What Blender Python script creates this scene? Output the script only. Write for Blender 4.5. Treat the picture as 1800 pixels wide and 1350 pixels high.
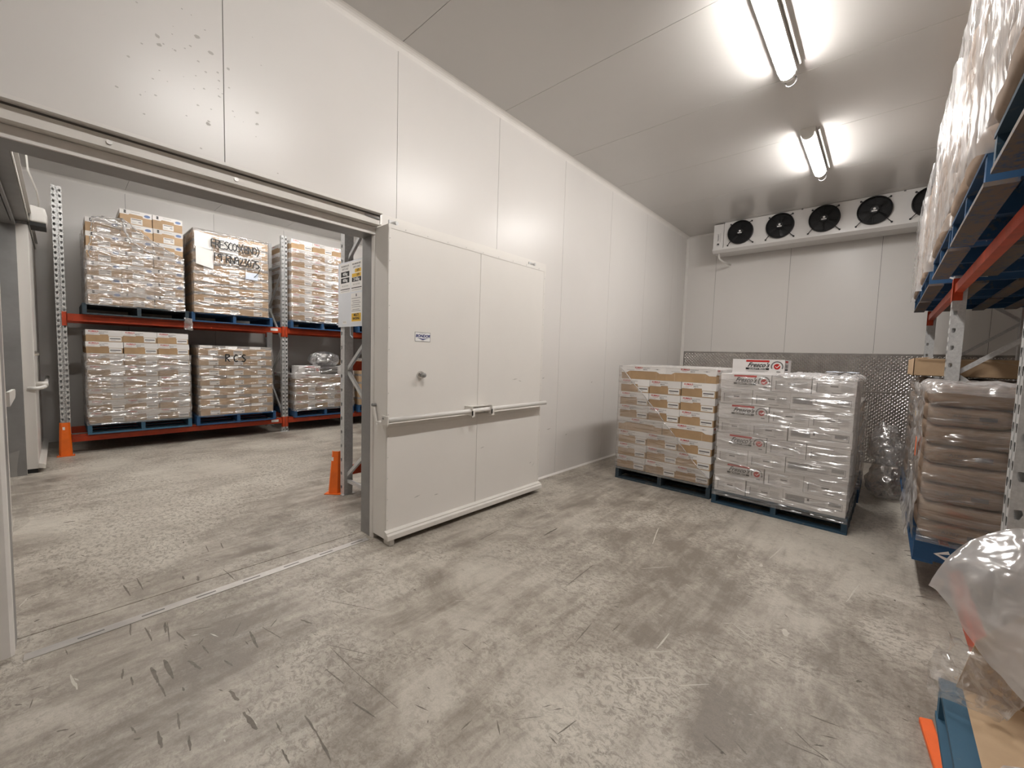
import bpy, bmesh, math, random
from mathutils import Vector, Matrix, noise as mnoise
random.seed(11)
for o in list(bpy.data.objects): bpy.data.objects.remove(o, do_unlink=True)
S = bpy.context.scene
C = S.collection
PI = math.pi
# ---------------------------------------------------------------- camera, world, exposure
cam_data = bpy.data.cameras.new('camera'); cam = bpy.data.objects.new('camera', cam_data); C.objects.link(cam)
_f = Vector((-0.66893561, 0.7403791, -0.0660601)); _r = Vector((0.74032085, 0.67157587, 0.030181)); _u = Vector((-0.06670975, 0.02871653, 0.9973591))
mw = Matrix.Identity(4)
for i in range(3): mw[i][0] = _r[i]; mw[i][1] = _u[i]; mw[i][2] = -_f[i]
mw[0][3], mw[1][3], mw[2][3] = 3.1355, 0.0, 1.5326
cam.matrix_world = mw
cam_data.sensor_fit = 'HORIZONTAL'; cam_data.sensor_width = 36; cam_data.lens = 14.386; cam_data.clip_start = 0.02
S.camera = cam
W = bpy.data.worlds.new('world'); S.world = W; W.use_nodes = True
W.node_tree.nodes['Background'].inputs[0].default_value = (0.5, 0.48, 0.45, 1)
W.node_tree.nodes['Background'].inputs[1].default_value = 0.0
S.view_settings.view_transform = 'Standard'; S.view_settings.look = 'None'
S.view_settings.exposure = 0.0; S.view_settings.gamma = 1.0; S.view_settings.use_curve_mapping = False
LAMP = 112.0          # radiance of the batten diffusers
LAMP_COL = (1.0, 0.967, 0.935)

# ---------------------------------------------------------------- materials
def lin(c): return tuple(((x/255/12.92) if x/255 <= 0.04045 else ((x/255+0.055)/1.055)**2.4) for x in c) + (1,)
MATS = {}
def nt(name):
    m = bpy.data.materials.new(name); m.use_nodes = True; MATS[name] = m
    return m, m.node_tree, m.node_tree.nodes['Principled BSDF']
def ramp(t, fac, stops, interp='LINEAR'):
    r = t.nodes.new('ShaderNodeValToRGB'); t.links.new(fac, r.inputs[0]); r.color_ramp.interpolation = interp
    e = r.color_ramp.elements
    while len(e) < len(stops): e.new(0.5)
    for k, (p, c) in enumerate(stops):
        e[k].position = p; e[k].color = c if len(c) == 4 else tuple(c) + (1,)
    return r.outputs[0]
def coords(t, scale=(1, 1, 1), kind='Object', rot=(0, 0, 0)):
    tc = t.nodes.new('ShaderNodeTexCoord'); mp = t.nodes.new('ShaderNodeMapping')
    mp.inputs['Scale'].default_value = scale; mp.inputs['Rotation'].default_value = rot
    t.links.new(tc.outputs[kind], mp.inputs[0]); return mp.outputs[0]
def noise(t, vec, scale, detail=4, rough=0.55, dist=0.0):
    n = t.nodes.new('ShaderNodeTexNoise'); n.inputs['Scale'].default_value = scale; n.inputs['Detail'].default_value = detail
    n.inputs['Roughness'].default_value = rough; n.inputs['Distortion'].default_value = dist
    t.links.new(vec, n.inputs['Vector']); return n.outputs['Fac']
def mixc(t, fac, a, b, mode='MIX'):
    m = t.nodes.new('ShaderNodeMix'); m.data_type = 'RGBA'; m.blend_type = mode
    for sock, v in ((m.inputs[0], fac), (m.inputs[6], a), (m.inputs[7], b)):
        if isinstance(v, (int, float)): sock.default_value = v
        elif isinstance(v, tuple): sock.default_value = v
        else: t.links.new(v, sock)
    return m.outputs[2]
def math_(t, op, a, b=None, c=None):
    m = t.nodes.new('ShaderNodeMath'); m.operation = op
    for s_, v in zip(m.inputs, (a, b, c)):
        if v is None: continue
        if isinstance(v, (int, float)): s_.default_value = v
        else: t.links.new(v, s_)
    return m.outputs[0]
def bump(t, b, height, strength=0.3, dist=0.01):
    n = t.nodes.new('ShaderNodeBump'); n.inputs['Strength'].default_value = strength; n.inputs['Distance'].default_value = dist
    t.links.new(height, n.inputs['Height']); t.links.new(n.outputs[0], b.inputs['Normal']); return n.outputs[0]
def plain(name, col, rough=0.5, metal=0.0, var=0.06, scale=6, spec=0.5, bmp=0.0):
    """paint, plastic, metal: base colour with slight mottling"""
    m, t, b = nt(name); col = col if len(col) == 4 else tuple(col) + (1,)
    v = coords(t); n = noise(t, v, scale, 5, 0.6)
    lo = tuple(x*(1-var) for x in col[:3]); hi = tuple(min(1, x*(1+var)) for x in col[:3])
    t.links.new(ramp(t, n, [(0.3, lo), (0.7, hi)]), b.inputs['Base Color'])
    b.inputs['Roughness'].default_value = rough; b.inputs['Metallic'].default_value = metal; b.inputs['Specular IOR Level'].default_value = spec
    if bmp: bump(t, b, noise(t, v, scale*12, 3), bmp, 0.002)
    return m
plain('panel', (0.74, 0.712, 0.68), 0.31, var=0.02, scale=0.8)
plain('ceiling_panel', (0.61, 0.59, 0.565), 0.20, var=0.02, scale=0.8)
plain('trim_white', (0.78, 0.75, 0.71), 0.4, var=0.03)
plain('backing', (0.16, 0.15, 0.14), 0.8)
plain('door_skin', (0.78, 0.75, 0.705), 0.36, var=0.025, scale=1.2)
plain('door_rail', (0.72, 0.69, 0.64), 0.35, var=0.05)
plain('jamb_steel', (0.27, 0.265, 0.26), 0.4, metal=0.25, var=0.12, scale=4)
plain('aluminium', (0.62, 0.60, 0.57), 0.33, metal=0.85, var=0.1, scale=9)
plain('chrome', (0.7, 0.68, 0.65), 0.15, metal=1.0)
plain('rubber', (0.02, 0.02, 0.02), 0.7)
plain('black_plastic', (0.012, 0.012, 0.013), 0.45)
plain('white_plastic', (0.75, 0.73, 0.69), 0.4, var=0.02)
plain('cooler_white', (0.72, 0.70, 0.68), 0.3, var=0.02)
plain('guard_orange', lin((232, 106, 18)), 0.5, var=0.12, scale=7)
plain('orange_bright', lin((250, 110, 45)), 0.5, var=0.06, scale=9)  # guard orange lightened as if lit, for the floor plate; also the tag
plain('ink_black', (0.015, 0.014, 0.014), 0.6)
plain('ink_grey', (0.16, 0.15, 0.15), 0.6)
plain('ink_pale', (0.33, 0.32, 0.32), 0.6)
plain('ink_red', lin((190, 30, 25)), 0.5)
plain('ink_blue', lin((25, 35, 110)), 0.5)
plain('ink_paleblue', lin((120, 140, 180)), 0.6)
plain('ink_yellow', lin((225, 180, 60)), 0.6)
plain('ink_white', (0.85, 0.84, 0.82), 0.5)
plain('paper', (0.82, 0.80, 0.77), 0.6, var=0.03)
plain('paper_blue', (0.62, 0.68, 0.78), 0.6, var=0.03)
plain('sign_plate', (0.72, 0.74, 0.77), 0.35, var=0.02)
plain('mark_dark', (0.155, 0.135, 0.112), 0.7, var=0.25, scale=30)
plain('mark_light', (0.52, 0.49, 0.43), 0.6, var=0.1, scale=30)
plain('speck', (0.50, 0.475, 0.44), 0.6)

def mat_beam():
    m, t, b = nt('beam_orange'); v = coords(t)
    n = noise(t, v, 5, 6, 0.65); n2 = noise(t, v, 40, 3)
    c = ramp(t, n, [(0.25, lin((150, 52, 24))), (0.6, lin((196, 70, 32)))])
    chips = ramp(t, n2, [(0.70, (0, 0, 0)), (0.74, (1, 1, 1))])
    t.links.new(mixc(t, chips, c, lin((95, 60, 48))), b.inputs['Base Color']); b.inputs['Roughness'].default_value = 0.45
mat_beam()
def mat_galv():
    m, t, b = nt('galvanised'); v = coords(t)
    n = noise(t, v, 55, 4, 0.7); n2 = noise(t, v, 4, 4)
    c = mixc(t, 0.5, ramp(t, n, [(0.3, (0.42, 0.42, 0.42)), (0.7, (0.74, 0.74, 0.73))]), ramp(t, n2, [(0.3, (0.48, 0.48, 0.47)), (0.7, (0.66, 0.66, 0.65))]))
    t.links.new(c, b.inputs['Base Color']); b.inputs['Metallic'].default_value = 0.25; b.inputs['Roughness'].default_value = 0.38
mat_galv()
def mat_floor():
    m, t, b = nt('concrete'); v = coords(t)
    big = noise(t, v, 0.5, 5, 0.62, 0.5); mid = noise(t, v, 2.1, 9, 0.72, 0.7); grain = noise(t, v, 120, 4, 0.75)
    st = noise(t, coords(t, (3.4, 0.6, 1), rot=(0, 0, 0.08)), 2.4, 8, 0.68, 0.5)        # wheel tracks along the aisles
    k = math_(t, 'MULTIPLY_ADD', big, 0.50, math_(t, 'MULTIPLY', mid, 0.32))
    k = math_(t, 'MULTIPLY_ADD', st, 0.26, k)                                            # about 0.54 on average
    c = ramp(t, k, [(0.45, (0.20, 0.172, 0.142)), (0.51, (0.33, 0.295, 0.25)), (0.555, (0.43, 0.393, 0.337)), (0.63, (0.50, 0.463, 0.40))])
    sp = noise(t, coords(t, (1.0, 1.35, 1), rot=(0, 0, -0.7)), 26, 9, 0.84, 0.7)          # flaked surface paste, in patches
    dens = ramp(t, noise(t, v, 0.85, 6, 0.7, 0.4), [(0.40, (0.2, 0.2, 0.2)), (0.54, (1, 1, 1))])
    spk = ramp(t, sp, [(0.44, (1, 1, 1)), (0.52, (0, 0, 0))])
    f = mixc(t, 1.0, spk, dens, 'MULTIPLY')
    c = mixc(t, mixc(t, 1.0, f, (0.75, 0.75, 0.75, 1), 'MULTIPLY'), c, (0.175, 0.15, 0.123, 1))
    pale = ramp(t, noise(t, coords(t, (1, 1, 1), rot=(0, 0, 0.5)), 19, 8, 0.85, 0.9), [(0.60, (0, 0, 0)), (0.70, (0.55, 0.55, 0.55))])
    c = mixc(t, pale, c, (0.54, 0.505, 0.44, 1))
    c = mixc(t, 0.5, c, ramp(t, grain, [(0.25, (0.55, 0.55, 0.55)), (0.75, (1.0, 1.0, 1.0))]), 'MULTIPLY')
    t.links.new(mixc(t, 1.0, c, (1.2, 1.2, 1.2, 1), 'MULTIPLY'), b.inputs['Base Color'])
    t.links.new(ramp(t, mid, [(0.3, (0.30, 0.30, 0.30)), (0.7, (0.58, 0.58, 0.58))]), b.inputs['Roughness'])
    b.inputs['Specular IOR Level'].default_value = 0.4
    bump(t, b, math_(t, 'ADD', sp, math_(t, 'MULTIPLY', grain, 0.4)), 0.25, 0.004)
mat_floor()
def mat_card(name, base, var=0.12, stripes=True):
    m, t, b = nt(name); v = coords(t)
    oi = t.nodes.new('ShaderNodeObjectInfo')
    n = noise(t, v, 7, 5, 0.6)
    c = ramp(t, n, [(0.3, tuple(x*(1-var) for x in base)), (0.7, tuple(min(1, x*(1+var*0.6)) for x in base))])
    r = ramp(t, oi.outputs['Random'], [(0.0, (0.86, 0.85, 0.84)), (1.0, (1.06, 1.05, 1.04))])
    t.links.new(mixc(t, 1.0, c, r, 'MULTIPLY'), b.inputs['Base Color']); b.inputs['Roughness'].default_value = 0.7; b.inputs['Specular IOR Level'].default_value = 0.25
    w = noise(t, coords(t, (1, 1, 60)), 6, 2); bump(t, b, w, 0.08, 0.002)
mat_card('card_brown', (0.47, 0.32, 0.185))
mat_card('card_tan', (0.58, 0.41, 0.255))
mat_card('card_edge', (0.56, 0.42, 0.28))
mat_card('lid_white', (0.84, 0.825, 0.81), 0.03)
mat_card('carton_white', (0.82, 0.805, 0.80), 0.03)
mat_card('lid_grey', (0.34, 0.32, 0.30), 0.12)
mat_card('sack_kraft', (0.37, 0.275, 0.205), 0.16)
mat_card('kraft_sheet', (0.50, 0.36, 0.23), 0.1)
def mat_pallet(name, blue, raw, wear):
    m, t, b = nt(name); v = coords(t, (1, 1, 1), 'Object'); oi = t.nodes.new('ShaderNodeObjectInfo')
    g = noise(t, coords(t, (3, 3, 3)), 9, 7, 0.75); n = noise(t, v, 3.5, 5, 0.6)
    k = math_(t, 'ADD', math_(t, 'MULTIPLY', g, 0.55), math_(t, 'MULTIPLY', n, 0.45))
    w = ramp(t, k, [(wear, (0, 0, 0)), (wear+0.1, (1, 1, 1))])
    c = mixc(t, w, blue, raw); r = ramp(t, oi.outputs['Random'], [(0, (0.75, 0.75, 0.75)), (1, (1.1, 1.1, 1.1))])
    t.links.new(mixc(t, 1.0, c, r, 'MULTIPLY'), b.inputs['Base Color']); b.inputs['Roughness'].default_value = 0.75
    bump(t, b, g, 0.2, 0.003)
mat_pallet('pallet_blue', (0.018, 0.078, 0.185, 1), (0.13, 0.125, 0.12, 1), 0.55)
mat_pallet('pallet_slate', (0.03, 0.05, 0.065, 1), (0.10, 0.098, 0.092, 1), 0.52)
mat_pallet('pallet_dusk', (0.024, 0.062, 0.10, 1), (0.12, 0.12, 0.12, 1), 0.54)
mat_pallet('pallet_steelblue', (0.045, 0.13, 0.21, 1), (0.17, 0.2, 0.22, 1), 0.58)
mat_pallet('pallet_raw', (0.03, 0.09, 0.18, 1), (0.16, 0.125, 0.10, 1), 0.40)
def mat_film(name, haze, gloss, rough, wr, stretch, dist=0.1, lo=0.35, tint=(0.93, 0.92, 0.91)):
    """clear stretch film: transparent sheet + sharp reflection + thin milky scatter, creased by noise"""
    m = bpy.data.materials.new(name); m.use_nodes = True; MATS[name] = m; t = m.node_tree
    for n_ in list(t.nodes): t.nodes.remove(n_)
    out = t.nodes.new('ShaderNodeOutputMaterial')
    tr = t.nodes.new('ShaderNodeBsdfTransparent'); tr.inputs[0].default_value = tint + (1,)
    gl = t.nodes.new('ShaderNodeBsdfGlossy'); gl.inputs['Roughness'].default_value = rough; gl.inputs['Color'].default_value = (1, 1, 1, 1)
    df = t.nodes.new('ShaderNodeBsdfDiffuse'); df.inputs[0].default_value = (0.86, 0.85, 0.85, 1)
    tl = t.nodes.new('ShaderNodeBsdfTranslucent'); tl.inputs[0].default_value = (0.86, 0.85, 0.85, 1)
    v = coords(t, stretch)
    n1 = noise(t, v, 2.2, 1.6, 0.5, 0.7); n2 = noise(t, v, 7.0, 1.0, 0.5, 0.5)
    h = math_(t, 'ADD', n1, math_(t, 'MULTIPLY', n2, 0.16))
    bp = t.nodes.new('ShaderNodeBump'); bp.inputs['Strength'].default_value = wr; bp.inputs['Distance'].default_value = dist
    t.links.new(h, bp.inputs['Height'])
    for nd in (gl, df, tl): t.links.new(bp.outputs[0], nd.inputs['Normal'])
    m0 = t.nodes.new('ShaderNodeMixShader'); m0.inputs[0].default_value = 0.5
    t.links.new(df.outputs[0], m0.inputs[1]); t.links.new(tl.outputs[0], m0.inputs[2])
    hz = ramp(t, n1, [(0.35, (haze*lo,)*3), (0.68, (haze*1.6,)*3)])
    m1 = t.nodes.new('ShaderNodeMixShader'); t.links.new(hz, m1.inputs[0]); t.links.new(tr.outputs[0], m1.inputs[1]); t.links.new(m0.outputs[0], m1.inputs[2])
    lw = t.nodes.new('ShaderNodeLayerWeight'); lw.inputs[0].default_value = 0.25; t.links.new(bp.outputs[0], lw.inputs['Normal'])
    fac = math_(t, 'MULTIPLY_ADD', lw.outputs['Facing'], gloss*0.9, gloss)
    m2 = t.nodes.new('ShaderNodeMixShader'); t.links.new(fac, m2.inputs[0]); t.links.new(m1.outputs[0], m2.inputs[1]); t.links.new(gl.outputs[0], m2.inputs[2])
    t.links.new(m2.outputs[0], out.inputs[0])
mat_film('film', 0.14, 0.17, 0.22, 1.0, (1.1, 1.1, 5.6), 0.07)
mat_film('film_thick', 0.24, 0.23, 0.21, 1.0, (1.3, 1.3, 4.6), 0.085)
mat_film('film_bag', 0.28, 0.24, 0.18, 1.0, (3.0, 3.0, 3.0), 0.10)
mat_film('film_sheet', 0.52, 0.16, 0.17, 1.0, (2.0, 2.0, 2.0), 0.10, 0.8)
mat_film('film_white', 0.50, 0.22, 0.2, 1.0, (2.0, 2.0, 2.6), 0.10)
mat_film('film_tall', 0.40, 0.12, 0.24, 1.0, (1.2, 3.2, 0.7), 0.055)
mat_film('pvc', 0.07, 0.06, 0.08, 0.1, (1, 1, 1), 0.02)
def mat_emit():
    m, t, b = nt('diffuser'); b.inputs['Base Color'].default_value = (0.9, 0.9, 0.88, 1)
    b.inputs['Emission Color'].default_value = LAMP_COL + (1,); b.inputs['Emission Strength'].default_value = LAMP
mat_emit()
def mat_tread():
    m, t, b = nt('tread_aluminium'); v = coords(t); n = noise(t, v, 8, 5, 0.6)
    t.links.new(ramp(t, n, [(0.3, (0.30, 0.285, 0.27)), (0.7, (0.44, 0.42, 0.40))]), b.inputs['Base Color'])
    b.inputs['Metallic'].default_value = 0.95; b.inputs['Roughness'].default_value = 0.33
mat_tread()
plain('tread_glint', (0.88, 0.86, 0.83), 0.2, metal=0.95, var=0.1, scale=20)  # lug glints put into the colour: paler metal than the sheet

# ---------------------------------------------------------------- mesh helpers
class MB:
    def __init__(s): s.v = []; s.f = []; s.m = []; s.names = []
    def mi(s, mat):
        if mat not in s.names: s.names.append(mat)
        return s.names.index(mat)
    def add(s, vs, fs, mat):
        b = len(s.v); i = s.mi(mat); s.v += [tuple(p) for p in vs]
        for f in fs: s.f.append(tuple(b+k for k in f)); s.m.append(i)
    def box(s, x0, y0, z0, x1, y1, z1, mat):
        s.add([(x0,y0,z0),(x1,y0,z0),(x1,y1,z0),(x0,y1,z0),(x0,y0,z1),(x1,y0,z1),(x1,y1,z1),(x0,y1,z1)],
              [(0,3,2,1),(4,5,6,7),(0,1,5,4),(1,2,6,5),(2,3,7,6),(3,0,4,7)], mat); return s
    def prism(s, poly, axis, a, b, mat):
        """poly: 2-D outline in the plane normal to axis (x: (y,z), y: (x,z), z: (x,y)), swept a..b"""
        def P(p, t): return {'x': (t, p[0], p[1]), 'y': (p[0], t, p[1]), 'z': (p[0], p[1], t)}[axis]
        n = len(poly); vs = [P(p, a) for p in poly] + [P(p, b) for p in poly]
        fs = [tuple(range(n-1, -1, -1)), tuple(range(n, 2*n))] + [(i, (i+1) % n, n+(i+1) % n, n+i) for i in range(n)]
        s.add(vs, fs, mat); return s
    def quad(s, a, b, c, d, mat): s.add([a, b, c, d], [(0, 1, 2, 3)], mat); return s
    def tube(s, pts, r, mat, n=8, caps=True):
        pts = [Vector(p) for p in pts]; rings = []
        rr = r if isinstance(r, (list, tuple)) else [r]*len(pts)
        up = None
        for i, p in enumerate(pts):
            d = (pts[min(i+1, len(pts)-1)] - pts[max(i-1, 0)]).normalized()
            if up is None: up = Vector((0, 0, 1)) if abs(d.z) < 0.9 else Vector((1, 0, 0))
            a = d.cross(up).normalized(); bb = a.cross(d).normalized(); up = bb
            rings.append([p + (a*math.cos(2*PI*k/n) + bb*math.sin(2*PI*k/n))*rr[i] for k in range(n)])
        vs = [q for ring in rings for q in ring]; fs = []
        for i in range(len(pts)-1):
            for k in range(n): fs.append((i*n+k, i*n+(k+1) % n, (i+1)*n+(k+1) % n, (i+1)*n+k))
        if caps: fs += [tuple(range(n-1, -1, -1)), tuple((len(pts)-1)*n+k for k in range(n))]
        s.add(vs, fs, mat); return s
    def grid(s, P, mat, closed=False):
        nu, nv = len(P), len(P[0]); vs = [q for row in P for q in row]
        s.add(vs, [(i*nv+j, (i+1)*nv+j, (i+1)*nv+j+1, i*nv+j+1) for i in range(nu-1) for j in range(nv-1)], mat); return s
    def ribbon(s, pts, w, mat, nrm):
        nrm = Vector(nrm); L = []; R = []; pts = [Vector(p) for p in pts]
        for i, p in enumerate(pts):
            d = (pts[min(i+1, len(pts)-1)] - pts[max(i-1, 0)]).normalized(); a = d.cross(nrm).normalized()*w/2
            L.append(p-a); R.append(p+a)
        n = len(pts); s.add(L+R, [(i, i+1, n+i+1, n+i) for i in range(n-1)], mat); return s
    def mesh(s, me, M, mat):
        s.add([M @ v.co for v in me.vertices], [tuple(p.vertices) for p in me.polygons], mat); return s
    def me(s, name, smooth=False, fix=True):
        me = bpy.data.meshes.new(name); me.from_pydata(s.v, [], s.f)
        for n in s.names: me.materials.append(MATS[n])
        me.polygons.foreach_set('material_index', s.m)
        if fix:
            bm = bmesh.new(); bm.from_mesh(me); bmesh.ops.recalc_face_normals(bm, faces=bm.faces); bm.to_mesh(me); bm.free()
        if smooth: me.polygons.foreach_set('use_smooth', [True]*len(me.polygons))
        me.update(); return me
    def obj(s, name, parent=None, smooth=False, fix=True): return ob(name, s.me(name, smooth, fix), parent)
def ob(name, me, parent=None, loc=None, rz=None):
    o = bpy.data.objects.new(name, me); C.objects.link(o)
    if parent is not None: o.parent = parent
    if loc is not None: o.location = loc
    if rz is not None: o.rotation_euler = (0, 0, rz)
    return o
def tag(o, label, cat, group=None, kind=None):
    o['label'] = label; o['category'] = cat
    if group: o['group'] = group
    if kind: o['kind'] = kind
    return o
def thing(name, label, cat, loc=(0, 0, 0), rz=0.0, group=None):
    o = ob(name, None, None, loc, rz); o.empty_display_size = 0.1; return tag(o, label, cat, group)
def struct(o, label=None):
    o['kind'] = 'structure'
    if label: o['label'] = label
    return o
def bevel(o, w=0.004, seg=2):
    m = o.modifiers.new('bevel', 'BEVEL'); m.width = w; m.segments = seg; m.limit_method = 'ANGLE'; return o
def dup(root, loc, rz, label, group=None):
    r = root.copy(); C.objects.link(r); r.location = loc; r.rotation_euler = (0, 0, rz); r['label'] = label
    if group: r['group'] = group
    for ch in list(root.children):
        c = ch.copy(); C.objects.link(c); c.parent = r
        for g in list(ch.children):
            d = g.copy(); C.objects.link(d); d.parent = c
    return r
_txt = {}
def text_me(s, size=0.05, shear=0.0, bold=0.0):
    k = (s, size, shear, bold)
    if k not in _txt:
        cu = bpy.data.curves.new('txt', 'FONT'); cu.body = s; cu.size = size; cu.shear = shear; cu.align_x = 'CENTER'; cu.align_y = 'CENTER'; cu.resolution_u = 3; cu.offset = bold
        o = bpy.data.objects.new('txt', cu); C.objects.link(o)
        me = bpy.data.meshes.new_from_object(o.evaluated_get(bpy.context.evaluated_depsgraph_get()))
        bpy.data.objects.remove(o); _txt[k] = me
    return _txt[k]
def face_M(x, y, z, facing, sx=1.0):
    """places flat XY lettering upright at a point, facing -y, +x, -x or +y"""
    rz = {'-y': 0, '+x': PI/2, '+y': PI, '-x': -PI/2}[facing]
    return Matrix.Translation((x, y, z)) @ Matrix.Rotation(rz, 4, 'Z') @ Matrix.Rotation(PI/2, 4, 'X') @ Matrix.Diagonal((sx, 1, 1, 1))
ORD = ['first', 'second', 'third', 'fourth', 'fifth', 'sixth', 'seventh', 'eighth', 'ninth', 'tenth']

# ---------------------------------------------------------------- the rooms
H = 4.074; YB = 8.6956; XF = -6.33; YS = -0.31; XR = 4.78; YC = -4.2
O0, O1, OZ = -0.19, 1.70, 2.465          # opening in the partition
floor = MB()
floor.box(-0.081, YC, -0.12, XR, YB, 0, 'concrete'); floor.box(XF, -4.2, -0.12, -0.089, YB, 0, 'concrete'); floor.box(-0.12, YC, -0.14, -0.05, YB, -0.03, 'backing')
floor = struct(floor.obj('floor'), 'worn grey concrete floor with scuffs and stains')
MARKS = [(0.64,0.25,0.78,0.26,0.018,0),(0.78,0.26,0.9,0.27,0.01,0),(0.62,0.3,0.8,0.31,0.018,0),(1.23,0.48,1.36,0.49,0.018,0),(1.06,0.47,1.15,0.48,0.018,0),(1.09,0.22,1.19,0.22,0.013,0),(1.43,0.65,1.56,0.65,0.01,0),(1.56,0.65,1.7,0.64,0.01,0),(1.11,0.9,1.34,0.91,0.005,0),(1.34,0.91,1.68,0.94,0.005,0),(1.51,0.82,1.65,0.85,0.008,0),(0.71,0.38,0.82,0.41,0.014,0),(0.68,0.65,0.85,0.64,0.014,0),(1.2,0.3,1.28,0.29,0.01,0),(1.04,0.29,1.14,0.28,0.01,0),(0.27,0.35,0.38,0.34,0.013,0),(0.25,0.27,0.41,0.28,0.01,0),(0.14,0.22,0.28,0.21,0.008,0),(0.56,0.16,0.64,0.15,0.008,0),(0.65,0.18,0.72,0.18,0.008,0),(-0.58,-0.17,-0.6,-0.12,0.008,0),(0.44,-0.13,0.45,-0.09,0.006,0),(0.51,-0.17,0.53,-0.15,0.008,0),(0.81,-0.05,0.83,-0.02,0.008,0),(0.88,-0.02,0.87,-0.0,0.008,0),(0.99,0.15,1.04,0.16,0.008,0),(1.07,0.15,1.08,0.17,0.01,0),(0.41,0.38,0.52,0.4,0.008,0),(0.44,0.42,0.49,0.52,0.006,0),(0.61,0.44,0.57,0.47,0.008,0),(0.63,0.45,0.72,0.46,0.008,0),(0.66,0.58,0.56,0.64,0.006,0),(0.69,0.71,0.86,0.75,0.006,0),(0.72,0.74,0.67,0.79,0.006,0),(0.77,0.88,0.85,0.91,0.01,0),(0.83,0.5,0.9,0.52,0.01,0),(1.24,0.82,1.39,0.84,0.006,0),(1.08,0.9,1.33,1.03,0.004,0),(1.52,0.53,1.6,0.53,0.008,0),(0.89,0.33,0.92,0.33,0.01,0),(-0.18,0.58,-0.11,0.57,0.015,0),(-0.25,0.51,-0.19,0.51,0.012,0),(0.28,0.36,0.48,0.34,0.006,0),(-1.97,-0.02,-1.96,0.05,0.02,0),(-0.24,-0.13,-0.23,-0.12,0.03,0),(-0.62,1.04,-0.62,1.1,0.008,0),(-0.64,0.81,-0.52,0.8,0.008,0),(-0.67,0.72,-0.53,0.71,0.006,0),(-0.37,0.23,-0.19,0.25,0.01,0),(-0.42,0.3,-0.22,0.31,0.008,0),(-0.16,0.72,0.05,0.74,0.008,0),(1.26,0.94,1.33,0.98,0.005,0),(0.66,1.05,1.02,1.24,0.004,0),(0.44,-0.01,0.58,0.01,0.012,1),(0.62,1.18,0.8,1.2,0.006,1),(-0.9,0.44,-1.02,0.47,0.01,1),(-0.48,-0.2,-0.58,-0.17,0.01,1),(1.65,2.24,1.63,2.63,0.008,0),(2.0,1.83,1.98,2.03,0.007,0),(2.1,2.06,2.1,2.15,0.007,0),(1.95,2.26,2.02,2.38,0.004,0),(0.74,2.3,0.71,2.57,0.008,0),(1.06,2.77,1.05,2.98,0.02,0),(1.99,2.28,2.02,2.29,0.012,0),(2.08,1.25,2.15,1.34,0.003,0),(2.25,1.32,2.27,1.43,0.006,0),(1.57,1.4,1.66,1.4,0.005,0),(2.79,1.8,2.84,1.77,0.006,0),(1.8,3.3,1.7,3.66,0.009,1),(2.33,1.81,2.43,1.91,0.011,1),(2.31,2.04,2.4,2.13,0.005,1),(2.34,2.1,2.34,2.27,0.009,1),(2.51,1.92,2.62,2.04,0.005,1),(1.95,1.3,1.96,1.3,0.008,1),(1.16,3.34,1.14,3.49,0.006,1),(1.25,1.62,1.32,1.7,0.004,1),(1.91,2.84,2.06,3.04,0.006,1),(2.57,3.72,2.61,4.08,0.008,1),(2.57,2.63,2.69,2.56,0.006,1),(2.58,2.56,2.72,2.5,0.004,1),(2.54,3.59,2.55,3.53,0.025,1),(2.81,2.79,2.83,2.72,0.035,1),(3.23,3.71,3.29,3.7,0.03,1),(3.29,3.7,3.34,3.69,0.03,1),(2.36,3.71,2.37,3.79,0.008,1),(2.37,3.6,2.4,3.55,0.006,1),(3.06,3.41,3.11,3.75,0.01,1),(2.77,3.06,2.9,3.0,0.006,1),(2.95,2.85,3.02,2.76,0.004,1),(2.96,2.03,3.02,1.99,0.006,0),(3.02,1.99,3.08,1.97,0.006,0),(3.03,2.01,3.06,2.03,0.008,0),(3.3,2.44,3.32,2.44,0.008,0),(3.0,2.17,3.1,2.19,0.008,0),(3.14,2.57,3.16,2.59,0.015,0),(3.29,3.67,3.3,3.67,0.025,0),(3.32,2.55,3.33,2.55,0.02,0),(3.4,3.84,3.45,3.88,0.012,0),(3.43,3.76,3.44,3.74,0.012,0),(2.76,1.71,2.77,1.71,0.015,0),(2.69,1.74,2.78,1.71,0.008,0),(3.37,4.74,3.41,4.78,0.02,0),(3.38,4.64,3.42,4.66,0.025,0),(3.17,4.48,3.18,4.46,0.02,0),(2.94,1.94,3.08,1.97,0.004,0)]
mk = MB()
for x0, y0, x1, y1, w, c in MARKS:
    n = 6; pts = []
    for i in range(n+1):
        t = i/n; j = (random.random()-0.5)*w*0.3
        dx, dy = x1-x0, y1-y0; L = math.hypot(dx, dy) or 1
        pts.append((x0+dx*t-dy/L*j, y0+dy*t+dx/L*j, 0.0006))
    L_, R_ = [], []
    for i, p in enumerate(pts):
        t = i/n; ww = w*0.5*(0.25+0.75*math.sin(PI*min(1, max(0, 0.08+0.84*t))))*(0.65+0.5*random.random())
        dx, dy = x1-x0, y1-y0; L = math.hypot(dx, dy) or 1
        L_.append((p[0]-dy/L*ww, p[1]+dx/L*ww, p[2])); R_.append((p[0]+dy/L*ww, p[1]-dx/L*ww, p[2]))
    m_ = 'mark_light' if c else 'mark_dark'
    mk.add(L_+R_, [(i, n+1+i, n+2+i, i+1) for i in range(n)], m_)
rs = random.Random(5)
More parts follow.
